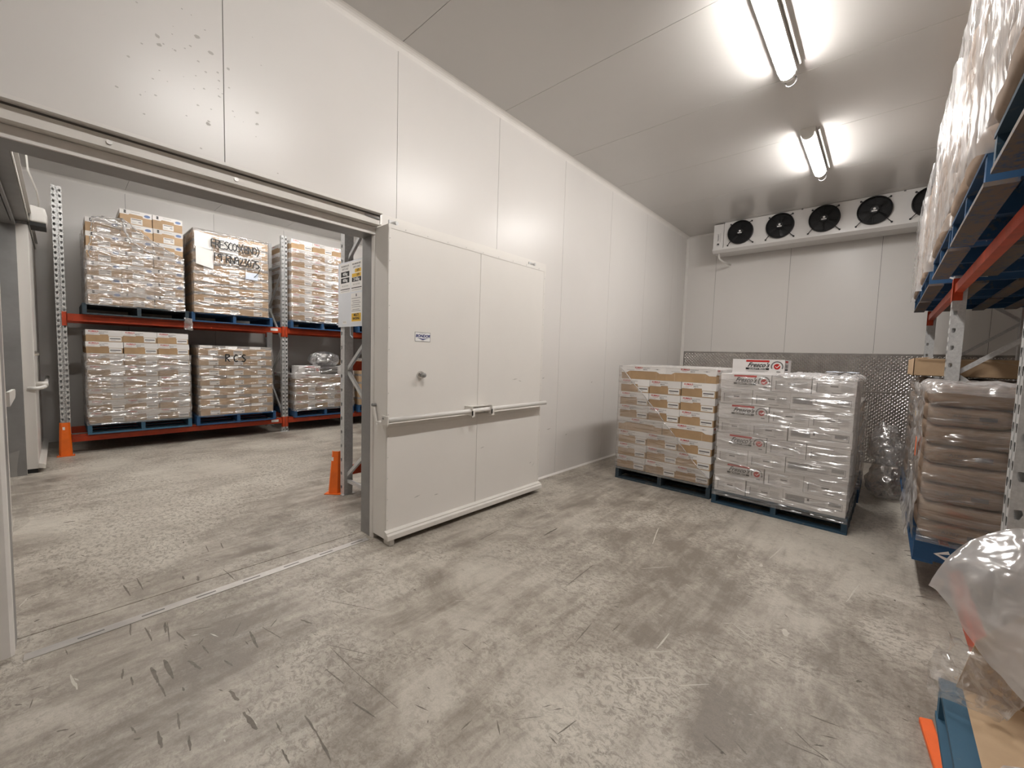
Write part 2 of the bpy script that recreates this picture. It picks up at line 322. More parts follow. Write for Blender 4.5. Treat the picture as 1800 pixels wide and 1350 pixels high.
for _ in range(300):          # small chips, grit and tyre flecks
    x, y = (rs.uniform(0.2, 3.3), rs.uniform(-0.3, 4.5)) if rs.random() < 0.75 else (rs.uniform(-4.8, -0.3), rs.uniform(-0.2, 4.0))
    a = rs.uniform(0, PI) if rs.random() < 0.4 else rs.gauss(0.1, 0.3); L = rs.uniform(0.006, 0.04); w = rs.uniform(0.0015, 0.004)
    c, s_ = math.cos(a)*L, math.sin(a)*L; nx, ny = -math.sin(a)*w, math.cos(a)*w
    mk.add([(x-c, y-s_, .0005), (x+nx, y+ny, .0005), (x+c, y+s_, .0005), (x-nx, y-ny, .0005)], [(0, 3, 2, 1)], 'mark_light' if rs.random() < 0.2 else 'mark_dark')
mk = mk.obj('scuff_marks', floor, fix=False); mk['kind'] = 'stuff'; mk['label'] = 'dark tyre scuffs and pale scratches on the concrete'

def panels(parent, axis, bounds, polyf, a, b, mat, name='wall_panel', g=0.0022):
    for u0, u1 in zip(bounds[:-1], bounds[1:]):
        MB().prism(polyf(u0+g, u1-g), axis, a, b, mat).obj(name, parent)
rect = lambda z0, z1: (lambda u0, u1: [(u0, z0), (u1, z0), (u1, z1), (u0, z1)])
# partition wall with the doorway
wl = MB().prism([(YC, 0), (O0-.02, 0), (O0-.02, OZ+.02), (O1+.02, OZ+.02), (O1+.02, 0), (YB, 0), (YB, H), (YC, H)], 'x', -0.10, -0.006, 'backing')
wl = struct(wl.obj('wall_left'), 'off-white insulated panel partition wall with sliding door')
def pl(u0, u1):
    if u1 <= O0 or u0 >= O1: return [(u0, 0), (u1, 0), (u1, H), (u0, H)]
    if u0 < O0: return [(u0, 0), (O0-.02, 0), (O0-.02, OZ+.02), (u1, OZ+.02), (u1, H), (u0, H)]
    if u1 > O1: return [(u0, OZ+.02), (O1+.02, OZ+.02), (O1+.02, 0), (u1, 0), (u1, H), (u0, H)]
    return [(u0, OZ), (u1, OZ), (u1, H), (u0, H)]
panels(wl, 'x', [YC, -2.90, -1.69, -0.48, 0.729, 1.948, 3.161, 4.364, 5.57, 6.78, 7.99, YB], pl, -0.006, 0.0, 'panel')
sp = MB(); rs = random.Random(3)
for _ in range(60):
    y, z = rs.gauss(0.62, 0.2), rs.gauss(3.15, 0.22); r = rs.uniform(0.003, 0.010)*(2.0 if rs.random() < 0.12 else 1)
    sp.add([(0.0006, y+r*math.cos(k*PI/3)*rs.uniform(.6, 1.1), z+r*math.sin(k*PI/3)*rs.uniform(.4, .8)) for k in range(6)], [tuple(range(6))], 'speck')
for y, z, l in ((3.9, 1.33, .1), (4.05, 1.28, .06), (4.2, .62, .1), (5.2, 1.2, .06), (4.6, .5, .05)):
    sp.add([(0.0006, y-l/2, z), (0.0006, y, z-.008), (0.0006, y+l/2, z+.01), (0.0006, y, z+.006)], [(0, 1, 2, 3)], 'speck')
o = sp.obj('dirt_specks', wl, fix=False); o['kind'] = 'stuff'
# left room far wall, its side wall with a second doorway
wf = struct(MB().box(XF-0.1, YC, 0, XF-0.006, YB, H, 'backing').obj('wall_far'), 'off-white panel wall behind the pallet racking')
YP = [YC, -2.83, -1.62, -0.41, 0.80, 2.01, 3.22, 4.43, 5.64, 6.85, 8.06, YB]
panels(wf, 'x', YP, rect(0, H), XF-0.006, XF, 'panel')
D0, D1, DZ = -4.10, -1.90, 2.83
ws = MB().prism([(XF, 0), (D0-.02, 0), (D0-.02, DZ+.02), (D1+.02, DZ+.02), (D1+.02, 0), (-0.1, 0), (-0.1, H), (XF, H)], 'y', YS-0.12, YS-0.006, 'backing')
ws = struct(ws.obj('wall_side'), 'off-white side wall of the far room with its own sliding door')
def pls(u0, u1):
    if u1 <= D0 or u0 >= D1: return [(u0, 0), (u1, 0), (u1, H), (u0, H)]
    if u0 < D0: return [(u0, 0), (D0-.02, 0), (D0-.02, DZ+.02), (u1, DZ+.02), (u1, H), (u0, H)]
    if u1 > D1: return [(u0, DZ+.02), (D1+.02, DZ+.02), (D1+.02, 0), (u1, 0), (u1, H), (u0, H)]
    return [(u0, DZ), (u1, DZ), (u1, H), (u0, H)]
panels(ws, 'y', [XF, -5.1, -3.9, -2.7, -1.5, -0.1], pls, YS-0.006, YS, 'panel')
# back, right and rear walls
wb = struct(MB().box(XF, YB+0.006, 0, XR, YB+0.1, H, 'backing').obj('wall_back'), 'off-white panel back wall with tread-plate kick sheet')
panels(wb, 'y', [XF, -5.1, -3.9, -2.7, -1.5, -0.1, 0.0, 0.576, 1.80, 3.0, 4.2, XR], rect(0, H), YB, YB+0.006, 'panel')
wr = struct(MB().box(XR+0.006, YC, 0, XR+0.1, YB, H, 'backing').obj('wall_right'), 'off-white panel wall behind the right racking')
panels(wr, 'x', [YC, -2.9, -1.7, -0.5, 0.7, 1.9, 3.1, 4.3, 5.5, 6.7, 7.9, YB], rect(0, H), XR, XR+0.006, 'panel')
wc = struct(MB().box(XF, YC-0.1, 0, XR, YC-0.006, H, 'backing').obj('wall_front'), 'off-white panel wall behind the viewer')
panels(wc, 'y', [XF, -5.1, -3.9, -2.7, -1.5, -0.1, 1.1, 2.3, 3.5, XR], rect(0, H), YC-0.006, YC, 'panel')
# ceilings
ce = struct(MB().box(XF, YC, H+0.006, XR, YB, H+0.1, 'backing').obj('ceiling'), 'grey-white ceiling of long insulated panels')
YCB = [YC, -2.9, -1.69, -0.47, 0.745, 1.957, 3.178, 4.41, 5.596, 6.81, 8.02, YB]
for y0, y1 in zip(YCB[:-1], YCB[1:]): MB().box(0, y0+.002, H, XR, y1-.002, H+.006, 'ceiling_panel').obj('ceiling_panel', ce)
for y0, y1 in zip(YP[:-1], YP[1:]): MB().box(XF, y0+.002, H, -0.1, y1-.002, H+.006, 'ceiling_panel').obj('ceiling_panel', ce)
# coves and edge trims
def cove(r):
    return [(0.0, -r)] + [(r-r*math.cos(a), -r+r*math.sin(a)) for a in [k*PI/2/5 for k in range(6)]] + [(0.0, 0.0)]
t1 = MB().prism([(u, H+v) for u, v in cove(0.055)], 'y', YC, YB, 'trim_white'); struct(t1.obj('trim_1'), 'white coved trim between partition wall and ceiling')
t2 = MB().prism([(YB-0.0-u, H+v) for u, v in cove(0.03)], 'x', 0, XR, 'trim_white'); struct(t2.obj('trim_2'), 'white coved trim along the back wall top')
t3 = MB().prism([(0, YB), (0, YB-0.045), (0.012, YB-0.05), (0.05, YB-0.012), (0.045, YB)], 'z', 0, H-.05, 'trim_white'); struct(t3.obj('trim_3'), 'white corner trim where partition meets back wall')
t4 = MB().prism([(0, 0), (0.022, 0), (0.012, 0.012), (0, 0.02)], 'y', 3.67, YB-.05, 'trim_white'); struct(t4.obj('baseboard_left'), 'pale sealant bead along the partition foot')
t5 = MB().prism([(XF+u, H+v) for u, v in cove(0.05)], 'y', YS, YB, 'trim_white'); struct(t5.obj('trim_4'), 'white coved trim along the far wall top')
# tread-plate kick sheets
kp = struct(MB().box(0.055, YB-0.004, 0, XR, YB, 1.757, 'tread_aluminium').obj('trim_5'), 'aluminium tread plate lining the back wall foot')
lug = MB(); p = 0.0285
for z0, z1 in ((0.02, 1.145), (1.157, 1.75)):
    k = 0
    for j in range(int((z1-z0)/p)):
        for i in range(int((XR-0.08)/p)):
            x = 0.07+p*(i+.5); z = z0+p*(j+.5); a = PI/4 if (i+j) % 2 else -PI/4
            if x > 4.5: continue
            c, s_ = math.cos(a), math.sin(a); L, w = 0.0195, 0.0072
            lug.add([(x-c*L, YB-.004, z-s_*L), (x+s_*w, YB-.004, z-c*w), (x+c*L, YB-.004, z+s_*L), (x-s_*w, YB-.004, z+c*w), (x-c*L*.45, YB-.0095, z-s_*L*.45), (x+c*L*.45, YB-.0095, z+s_*L*.45)],
                    [(0, 1, 5, 4), (1, 2, 5), (2, 3, 4, 5), (3, 0, 4)], 'tread_glint')
o = lug.obj('tread_lugs', kp, fix=False); o['kind'] = 'stuff'
MB().box(0.055, YB-0.0065, 1.147, XR, YB-0.004, 1.156, 'aluminium').obj('sheet_joint', kp)
MB().box(0.055, YB-0.0065, 1.752, XR, YB-0.004, 1.760, 'aluminium').obj('sheet_edge', kp)

# ---------------------------------------------------------------- sliding door 1 and its frame
d1 = struct(ob('door_1', None, None, (0, 0, 0)), 'large off-white insulated sliding door slid open along the wall')
MB().box(-0.105, O1, 0, 0.038, O1+0.035, OZ, 'jamb_steel').obj('jamb_post', d1)
MB().prism([(0.038, O1+.002), (0.05, O1-.004), (0.075, O1+.0), (0.086, O1+.013), (0.086, O1+.06), (0.0, O1+.06), (0.0, O1+.03)], 'z', 0, OZ+.05, 'trim_white').obj('jamb_trim', d1)
MB().box(-0.105, O0-0.035, 0, 0.02, O0, OZ, 'jamb_steel').obj('jamb_post', d1)
MB().prism([(0.0, O0-.3), (0.086, O0-.3), (0.086, O0-.012), (0.075, O0), (0.02, O0), (0.0, O0-.02)], 'z', 0, OZ+.05, 'trim_white').obj('jamb_trim', d1)
MB().box(-0.105, O0-.03, OZ, 0.072, O1+.03, OZ+.03, 'jamb_steel').obj('head_soffit', d1)
MB().box(0.0, O0-.3, OZ+.001, 0.088, O1+.03, OZ+.06, 'trim_white').obj('head_trim', d1)
tr = MB(); tr.box(0.0, O0-2.0, 2.527, 0.155, O1+.005, 2.588, 'door_rail'); tr.obj('track_beam', d1)
tf = MB(); tf.box(0.0, O0-2.0, 2.600, 0.205, O1+.005, 2.606, 'trim_white'); tf.box(0.199, O0-2.0, 2.606, 0.205, O1+.005, 2.618, 'trim_white'); tf.box(0.0, O0-2.0, 2.606, 0.006, O1+.01, 2.64, 'trim_white'); tf.box(0.0, O0-2, 2.588, .15, O1+.005, 2.600, 'backing'); tf.obj('track_flashing', d1)
MB().box(0.0, O1+.006, 2.53, 0.16, O1+.022, 2.63, 'aluminium').obj('track_end_plate', d1)
MB().box(0.0, O1+.03, 2.50, 0.075, 3.93, 2.645, 'door_skin').obj('track_cover', d1)
MB().tube([(0.16, O1-.12, 2.575), (0.16, O1-.0, 2.568)], 0.006, 'jamb_steel').obj('track_bolt', d1)
for y in (0.75, 0.2): MB().tube([(0.153, y, 2.555), (0.161, y, 2.555)], 0.012, 'aluminium', 8).obj('track_bolt', d1)
# leaf
Y0, Y1 = 1.705, 3.652
MB().box(0.092, Y0, 0.045, 0.279, Y1, 2.515, 'door_skin').obj('leaf_core', d1)
for a, b in ((Y0, 2.668), (2.672, Y1)): bevel(MB().box(0.279, a+.001, 0.05, 0.284, b-.001, 2.512, 'door_skin').obj('skin_panel', d1), 0.0015, 1)
MB().box(0.283, Y0+.004, 0.06, 0.286, Y0+.022, 2.49, 'door_skin').obj('edge_strip', d1)
MB().box(0.283, Y1-.022, 0.06, 0.286, Y1-.002, 2.49, 'door_skin').obj('edge_strip', d1)
MB().box(0.283, Y0, 2.485, 0.287, Y1, 2.517, 'door_skin').obj('top_strip', d1)
rv = MB()
for k in range(14):
    for y in (Y0+.013, Y1-.012): rv.tube([(0.285, y, .2+k*.17), (0.2885, y, .2+k*.17)], .004, 'aluminium', 6)
for k in range(9): rv.tube([(0.286, Y0+.15+k*.21, 2.50), (0.2895, Y0+.15+k*.21, 2.50)], .004, 'aluminium', 6)
o = rv.obj('rivets', d1); o['kind'] = 'stuff'
br = MB().prism([(0.284, 0.118), (0.284, 0.058), (0.332, 0.048), (0.336, 0.052), (0.336, 0.088), (0.318, 0.098), (0.318, 0.108)], 'y', Y0-.012, Y1+.005, 'door_rail'); br.obj('bottom_rail', d1)
MB().box(0.24, Y0+.01, 0.004, 0.33, Y0+.05, 0.05, 'aluminium').obj('floor_roller', d1)
MB().box(0.12, Y0+.03, 0.02, 0.25, Y1-.02, 0.046, 'rubber').obj('bottom_seal', d1)
bt = MB(); bt.tube([(0.36, Y0-.03, 1.017), (0.36, 2.68, 1.027), (0.36, Y1-.012, 1.033)], 0.021, 'white_plastic', 14)
bar = bt.obj('push_bar', d1, True)
bevel(MB().box(0.284, Y0-.005, 0.95, 0.309, Y1-.04, 0.985, 'door_rail').obj('bar_backplate', d1), .003, 1)
for y in (2.515, 2.765):
    k = MB(); k.box(0.284, y-.006, 0.985, 0.392, y+.006, 1.068, 'door_rail'); k.box(0.386, y-.006, 0.972, 0.392, y+.03, 1.03, 'door_rail'); k.obj('bar_bracket', d1)
MB().box(0.29, 2.52, 1.06, 0.36, 2.77, 1.066, 'door_rail').obj('bar_bridge', d1)
k = MB(); k.box(0.284, Y0-.045, .985, 0.375, Y0-.035, 1.05, 'door_rail'); k.box(0.2, Y0-.045, .985, .29, Y0-.002, .995, 'door_rail'); k.tube([(.31, Y0-.05, 1.03), (.31, Y0-.03, 1.03)], .009, 'jamb_steel'); k.obj('bar_end_bracket', d1)
MB().prism([(0.098, 1.11), (0.115, 1.115), (0.135, 1.05), (0.16, 0.955), (0.15, 0.952), (0.11, 1.04)], 'y', Y0-.02, Y0-.004, 'door_rail').obj('latch_lever', d1)
MB().tube([(0.12, Y0-.0, 1.115), (0.12, Y0-.035, 1.115)], 0.012, 'jamb_steel', 10).obj('latch_bolt', d1)
for y in (1.80, 3.52):
    k = MB(); k.box(0.17, y-.03, 2.517, 0.24, y+.03, 2.524, 'galvanised'); k.box(0.17, y-.03, 2.524, 0.18, y+.03, 2.58, 'galvanised'); k.tube([(.18, y, 2.55), (.235, y+.01, 2.55)], .018, 'galvanised', 6); k.obj('hanger_bracket', d1)
kn = MB(); kn.tube([(0.284, 2.012, 1.36), (0.292, 2.012, 1.36), (0.296, 2.012, 1.36), (0.312, 2.012, 1.36)], [.032, .032, .028, .026], 'chrome', 20); kn.tube([(0.312, 2.012, 1.36), (0.345, 2.012, 1.36), (0.35, 2.012, 1.36)], [.021, .019, .014], 'jamb_steel', 18)
kn = kn.obj('release_knob', d1, True)
# maker's plate
pl_ = bevel(MB().box(0.284, 1.954, 1.636, 0.2858, 2.107, 1.713, 'ink_white').obj('maker_plate', d1), .001, 1)
k = MB()
for a in ((1.954, 1.636, 2.107, 1.639), (1.954, 1.710, 2.107, 1.713), (1.954, 1.636, 1.957, 1.713), (2.104, 1.636, 2.107, 1.713)): k.box(.2858, a[0], a[1], .2862, a[2], a[3], 'ink_grey')
k.mesh(text_me('BONDOR', .031, .25, .0014), face_M(.2864, 2.031, 1.682, '+x', 1.05), 'ink_blue')
k.add([(.2863, 1.968, 1.667), (.2863, 2.031, 1.650), (.2863, 2.094, 1.667), (.2863, 2.031, 1.660)], [(0, 1, 2, 3)], 'ink_blue')
k.mesh(text_me('INSULATED DOORS', .0075), face_M(.2864, 2.031, 1.703, '+x'), 'ink_grey'); k.mesh(text_me('PH 1300 000 000'[:2]+'ONE', .0075), face_M(.2864, 2.031, 1.645, '+x'), 'ink_grey')
k.obj('plate_print', pl_, fix=False)
# scuffs on the skin
k = MB()
for y, z, l, a in ((3.2, 1.30, .09, .05), (3.28, 1.28, .05, -.1), (3.55, .33, .05, .6), (3.5, .36, .04, .2), (2.0, .33, .07, .1), (2.2, .3, .05, 0), (2.75, .64, .06, .1)):
    k.add([(.2845, y-l/2, z-a*l), (.2845, y, z-.004), (.2845, y+l/2, z+a*l), (.2845, y, z+.005)], [(0, 1, 2, 3)], 'speck')
o = k.obj('skin_scuffs', d1, fix=False); o['kind'] = 'stuff'
# threshold strip
th = MB(); 
def tx(y): return 0.138-(y+.16)*0.033
A = [(tx(y)-.032, y) for y in (-.16, 1.66)]; B = [(tx(y)+.032, y) for y in (1.66, -.16)]
th.prism(A+B, 'z', 0.0003, 0.0035, 'aluminium')
th = tag(th.obj('threshold_strip'), 'bright aluminium threshold strip set in the doorway floor', 'threshold strip')
k = MB()
for i in range(7):
    y = 0.02+i*.25; k.prism([(tx(y)-.006, y), (tx(y)+.004, y), (tx(y+.1)+.004, y+.1), (tx(y+.1)-.006, y+.1)], 'z', 0.0035, 0.0042, 'backing')
o = k.obj('drain_slots', th); o['kind'] = 'stuff'

# ---------------------------------------------------------------- sliding door 2 in the far room
d2 = struct(ob('door_2', None, None, (0, 0, 0)), 'off-white sliding door leaf slid open beside the far racking')
MB().box(D0-.03, YS-.13, 0, D0, YS+.02, DZ, 'jamb_steel').obj('jamb_post', d2)
MB().box(D0-.06, YS-.001, 0, D0-.03, YS+.02, DZ, 'trim_white').obj('jamb_trim', d2)
MB().box(D1, YS-.13, 0, D1+.04, YS+.02, DZ, 'trim_white').obj('jamb_post', d2)
MB().box(D0-.06, YS-.13, DZ, D1+.06, YS+.02, DZ+.04, 'jamb_steel').obj('head_trim', d2)
bevel(MB().box(-6.12, -0.302, 0.05, -4.17, -0.2, 2.865, 'door_skin').obj('leaf', d2), .004, 1)
MB().box(-6.25, -0.305, 2.90, -0.35, -0.20, 2.985, 'jamb_steel').obj('track_beam', d2)
MB().box(-6.25, YS, 2.985, -0.35, -0.17, 2.992, 'trim_white').obj('track_flashing', d2)
MB().box(-6.25, -0.197, 2.905, -0.35, -0.19, 2.93, 'trim_white').obj('track_lip', d2)
k = MB(); k.box(-4.25, -.29, 2.86, -4.2, -.21, 2.91, 'galvanised'); k.obj('hanger_bracket', d2)
k = MB().prism([(-.188, 2.90), (-.06, 2.90), (-.05, 2.98), (-.065, 3.07), (-.188, 3.085)], 'x', -4.45, -4.10, 'white_plastic').obj('drive_cover', d2); bevel(k, .02, 3)
MB().box(-4.44, -.186, 2.86, -4.12, -.062, 2.9, 'rubber').obj('drive_base', d2)
MB().tube([(-4.18, -.302, 1.40-.0), (-4.18, -.302, 1.40)], .001, 'chrome', 4)
MB().tube([(-4.4, -.2, 1.40), (-4.4, -.165, 1.40)], [.03, .02], 'chrome', 12).obj('release_knob', d2)
k = MB(); k.tube([(-4.17, -.26, 1.0), (-4.15, -.18, 1.0), (-4.25, -.13, 1.01), (-4.9, -.13, 1.02), (-6.0, -.13, 1.03)], .021, 'white_plastic', 10); k.box(-4.3, -.2, 1.01, -4.27, -.1, 1.07, 'door_rail'); k.obj('push_bar', d2, True)
MB().prism([(-.2, .11), (-.2, .055), (-.15, .045), (-.145, .085), (-.165, .10)], 'x', -6.12, -4.165, 'door_rail').obj('bottom_rail', d2)
MB().box(-4.2, -.29, .0, -4.18, -.21, .05, 'rubber').obj('bottom_seal', d2)
MB().tube([(-3.6, -.18, 3.6), (-3.7, -.17, 3.35), (-3.9, -.12, 3.2), (-4.15, -.11, 3.12), (-4.25, -.12, 3.07)], .008, 'white_plastic', 6).obj('drive_cable', d2)
k = MB().prism([(-2.15, 1.12), (-2.15, 1.0), (-2.75, 1.02), (-2.82, 1.05), (-2.82, 1.085), (-2.75, 1.1)], 'y', -.305, -.285, 'white_plastic'); k.obj('strike_plate', d2)
pv = MB(); P = []
for i in range(13):
    z = i/12*1.0
    P.append([(-1.95-.25*t-.05*math.sin(z*3), -.30+.06*t+.03*math.sin(z*4+t*2), z*0.62+.002) for t in (0, .25, .5, .75, 1)])
pv.grid(P, 'pvc'); tag(pv.obj('curtain_strip', None, True), 'clear plastic curtain strip hanging to the floor by the left jamb', 'curtain strip')

# ---------------------------------------------------------------- lamps and evaporator
def batten(x, y0, y1, label, loop=True):
    t = thing('fluorescent_batten', label, 'light', (x, (y0+y1)/2, H), 0, 'ceiling batten lights'); L = (y1-y0)/2
    MB().box(-.066, -L, -.055, .066, L, 0, 'white_plastic').obj('housing', t)
    k = MB(); prof = [(-.055, -.05)] + [(.055*math.cos(a), -.058-.05*math.sin(a)) for a in [PI-PI*i/8 for i in range(9)]] + [(.055, -.05)]
    k.prism(prof, 'y', -L+.03, L-.03, 'diffuser'); k.obj('diffuser', t)
    for s_ in (-1, 1):
        k = MB(); k.prism([(u*1.06, -.05+(v+.05)*1.06) for u, v in prof], 'y', min(s_*(L-.03), s_*(L+.012)), max(s_*(L-.03), s_*(L+.012)), 'white_plastic'); k.obj('end_cap', t)
    MB().box(.085, -L+.05, -.028, .10, L-.05, -.0, 'white_plastic').obj('conduit', t)
    if loop:
        pts = [(.02+.045*math.sin(a)*.9, L+.03+.03*math.cos(a)*.4, -.05-.05+.05*math.cos(a)) for a in [2*PI*i/14*0.86+.4 for i in range(15)]]
        MB().tube([(0.02, L+.01, -.02)]+pts, .006, 'ink_grey', 6).obj('cable_loop', t)
    return t
batten(2.362, 3.04, 4.27, 'long ceiling light nearest the viewer, cut by the photo top')
batten(2.368, 5.45, 6.66, 'short-looking ceiling light in front of the black fans')
batten(2.36, 0.60, 1.83, 'ceiling light overhead, only its glow on the wall seen')
batten(-3.75, 1.75, 2.98, 'far-room ceiling light above the aisle beside the racking')
batten(-3.75, 4.15, 5.38, 'far-room ceiling light farther back along the racking')
batten(-2.0, -0.1, 1.13, 'far-room ceiling light just inside the doorway')
batten(-3.0, -2.6, -1.4, 'unseen ceiling light added to lighten the space beyond the second sliding door')  # added lamp, out of view, keeps the second doorway from going black

ev = thing('evaporator_unit', 'long white ceiling evaporator with a row of round black fans', 'cooler', (0, 8.157, H))
XE0, XE1, ZE = 0.665, 3.93, -0.478
body = bevel(MB().box(XE0+.17, 0, ZE+.03, XE1, .45, -.004, 'cooler_white').obj('casing', ev), .004, 1)
endp = MB().box(XE0, -.004, ZE+.03, XE0+.165, .45, -.02, 'cooler_white').obj('end_panel', ev)
k = MB(); k.box(XE0+.062, -.0046, -.40, XE0+.10, -.004, -.36, 'ink_black'); k.box(XE0+.068, -.005, -.395, XE0+.095, -.0046, -.385, 'ink_white')
k.mesh(text_me('BUFFALO TRIDENT'[8:], .032, 0, .001), Matrix.Translation((XE0+.082, -.0048, -.255)) @ Matrix.Rotation(-PI/2, 4, 'Y') @ Matrix.Rotation(PI/2, 4, 'X'), 'ink_grey'); k.box(XE0+.112, -.0046, -.34, XE0+.116, -.004, -.18, 'ink_pale')
k.obj('brand_label', endp, fix=False)
MB().prism([(-.012, ZE+.032), (-.012, ZE+.0), (.05, ZE-.045), (.45, ZE-.03), (.45, ZE+.032)], 'x', XE0-.012, XE1+.01, 'cooler_white').obj('drip_tray', ev)
for x in (XE0+.168, 1.995, 3.2): MB().box(x-.012, -.002, -.02, x+.012, .05, 0, 'ink_grey').obj('hanging_bracket', ev)
k = MB(); k.tube([(XE0+.075, .12, ZE-.03), (XE0+.075, .12, ZE-.12), (XE0+.085, .13, ZE-.135), (XE0+.12, .2, ZE-.17), (XE0+.19, .45, ZE-.2)], .016, 'white_plastic', 10); k.obj('drain_pipe', ev, True)
for q in range(5):
    fx = 1.108+q*0.5925; fz = -0.222; R = .198
    fan = ob('fan', None, ev, (fx, 0, fz))
    ring = MB(); prof = []
    n = 40
    for (r0, y0), (r1, y1) in zip([(R+.004, 0), (R+.004, -.04), (R-.006, -.048)], [(R+.004, -.04), (R-.006, -.048), (R-.012, -.03)]):
        ring.add([(r*math.cos(2*PI*i/n), y, r*math.sin(2*PI*i/n)) for i in range(n) for r, y in ((r0, y0), (r1, y1))], [(2*i, 2*i+1, (2*i+3) % (2*n), (2*i+2) % (2*n)) for i in range(n)], 'black_plastic')
    ring.obj('fan_ring', fan, True, False)
    g = MB()
    for rr in [.03+.014*i for i in range(12)]:
        g.tube([(rr*math.cos(2*PI*i/32), -.045-.012*(1-rr/R), rr*math.sin(2*PI*i/32)) for i in range(33)], .0022, 'black_plastic', 4, False)
    for a in range(8): g.tube([(.03*math.cos(a*PI/4), -.055, .03*math.sin(a*PI/4)), (R*math.cos(a*PI/4), -.046, R*math.sin(a*PI/4))], .003, 'black_plastic', 4)
    g.obj('fan_guard', fan)
    bl = MB(); bl.tube([(0, -.02, 0), (0, .02, 0)], .06, 'black_plastic', 20)
    for a in range(5):
        a0 = a*2*PI/5+q; P = [[(r*math.cos(a0+w), -.012+w*.04, r*math.sin(a0+w)) for w in (0, .35, .7, .95)] for r in (.055, .11, .17)]
        bl.grid(P, 'black_plastic')
    bl.obj('fan_blades', fan, fix=False)
    MB().tube([(0, .003, 0), (0, -.0005, 0)], R, 'black_plastic', 40).obj('fan_throat', fan)
    hb = MB(); hb.tube([(0, -.05, 0), (0, -.064, 0)], .05, 'black_plastic', 18); hb.tube([(0, -.064, .012), (0, -.0655, .012)], .016, 'ink_white', 14); hb.box(-.032, -.0655, -.026, .032, -.064, -.011, 'ink_white'); hb.obj('hub_badge', fan)
    for a, l in ((-PI/4, .085), (-3*PI/4, .085), (PI/4, .04), (3*PI/4, .03)):
        c, s_ = math.cos(a), math.sin(a); ar = MB(); e = R+l
        ar.tube([(R*.97*c, -.045, R*.97*s_), ((R+l*.45)*c, -.05, (R+l*.45)*s_-.006), ((R+l*.8)*c, -.02, (R+l*.8)*s_), (e*c, -.004, e*s_)], .006, 'black_plastic', 6); ar.tube([(e*c, -.012, e*s_), (e*c, 0, e*s_)], .013, 'black_plastic', 10)
        ar.obj('mount_arm', fan)

# ---------------------------------------------------------------- pallet racking
def holed_strip(mb, face, a0, a1, off, z0, z1, pitch, mat, first=0.04):
    """sheet strip with a column of keyhole slots; face 'x': strip spans y a0..a1 at x=off; 'y': spans x at y=off"""
    P = (lambda a, z: (off, a, z)) if face == 'x' else (lambda a, z: (a, off, z))
    c = (a0+a1)/2; z = z0; hw, hh = min(.0140, (a1-a0)*.38), .019
    n = int((z1-z0)/pitch)
    for i in range(n):
        zc = z+pitch/2; t, b = z+pitch, z
        out = [(a0, b), (c, b), (a1, b), (a1, zc), (a1, t), (c, t), (a0, t), (a0, zc)]
        inn = [(c-hw*.45, zc-hh), (c, zc-hh), (c+hw*.45, zc-hh), (c+hw, zc+hh*.2), (c+hw*.7, zc+hh), (c, zc+hh), (c-hw*.7, zc+hh), (c-hw, zc+hh*.2)]
        mb.add([P(*q) for q in out+inn], [(k, (k+1) % 8, 8+(k+1) % 8, 8+k) for k in range(8)], mat); z += pitch
    if z1-z > 1e-4: mb.quad(P(a0, z), P(a1, z), P(a1, z1), P(a0, z1), mat)
def post_me(h, w=0.095, d=0.085):
    """rack upright: open front at +x side local; front face is the plane x=0 facing +x, width along y"""
    m = MB(); g = .022
    holed_strip(m, 'x', -w/2, -g/2, 0, 0, h, .075, 'galvanised'); holed_strip(m, 'x', g/2, w/2, 0, 0, h, .075, 'galvanised')
    for s_ in (-1, 1):
        m.quad((0, s_*g/2, 0), (-.03, s_*g/2, 0), (-.03, s_*g/2, h), (0, s_*g/2, h), 'galvanised')
        holed_strip(m, 'y', -d*.55, 0, s_*w/2, 0, h, .15, 'galvanised'); m.quad((-d*.55, s_*w/2, 0), (-d, s_*w/2, 0), (-d, s_*w/2, h), (-d*.55, s_*w/2, h), 'galvanised')
    m.quad((-.03, -g/2, 0), (-.03, g/2, 0), (-.03, g/2, h), (-.03, -g/2, h), 'galvanised')
    m.quad((-d, -w/2, 0), (-d, w/2, 0), (-d, w/2, h), (-d, -w/2, h), 'galvanised'); m.box(-d-.015, -w/2-.02, 0, .02, w/2+.02, .006, 'galvanised')  # back plate added to shut out light, so the slots show dark
    return m.me('upright_post', fix=False)
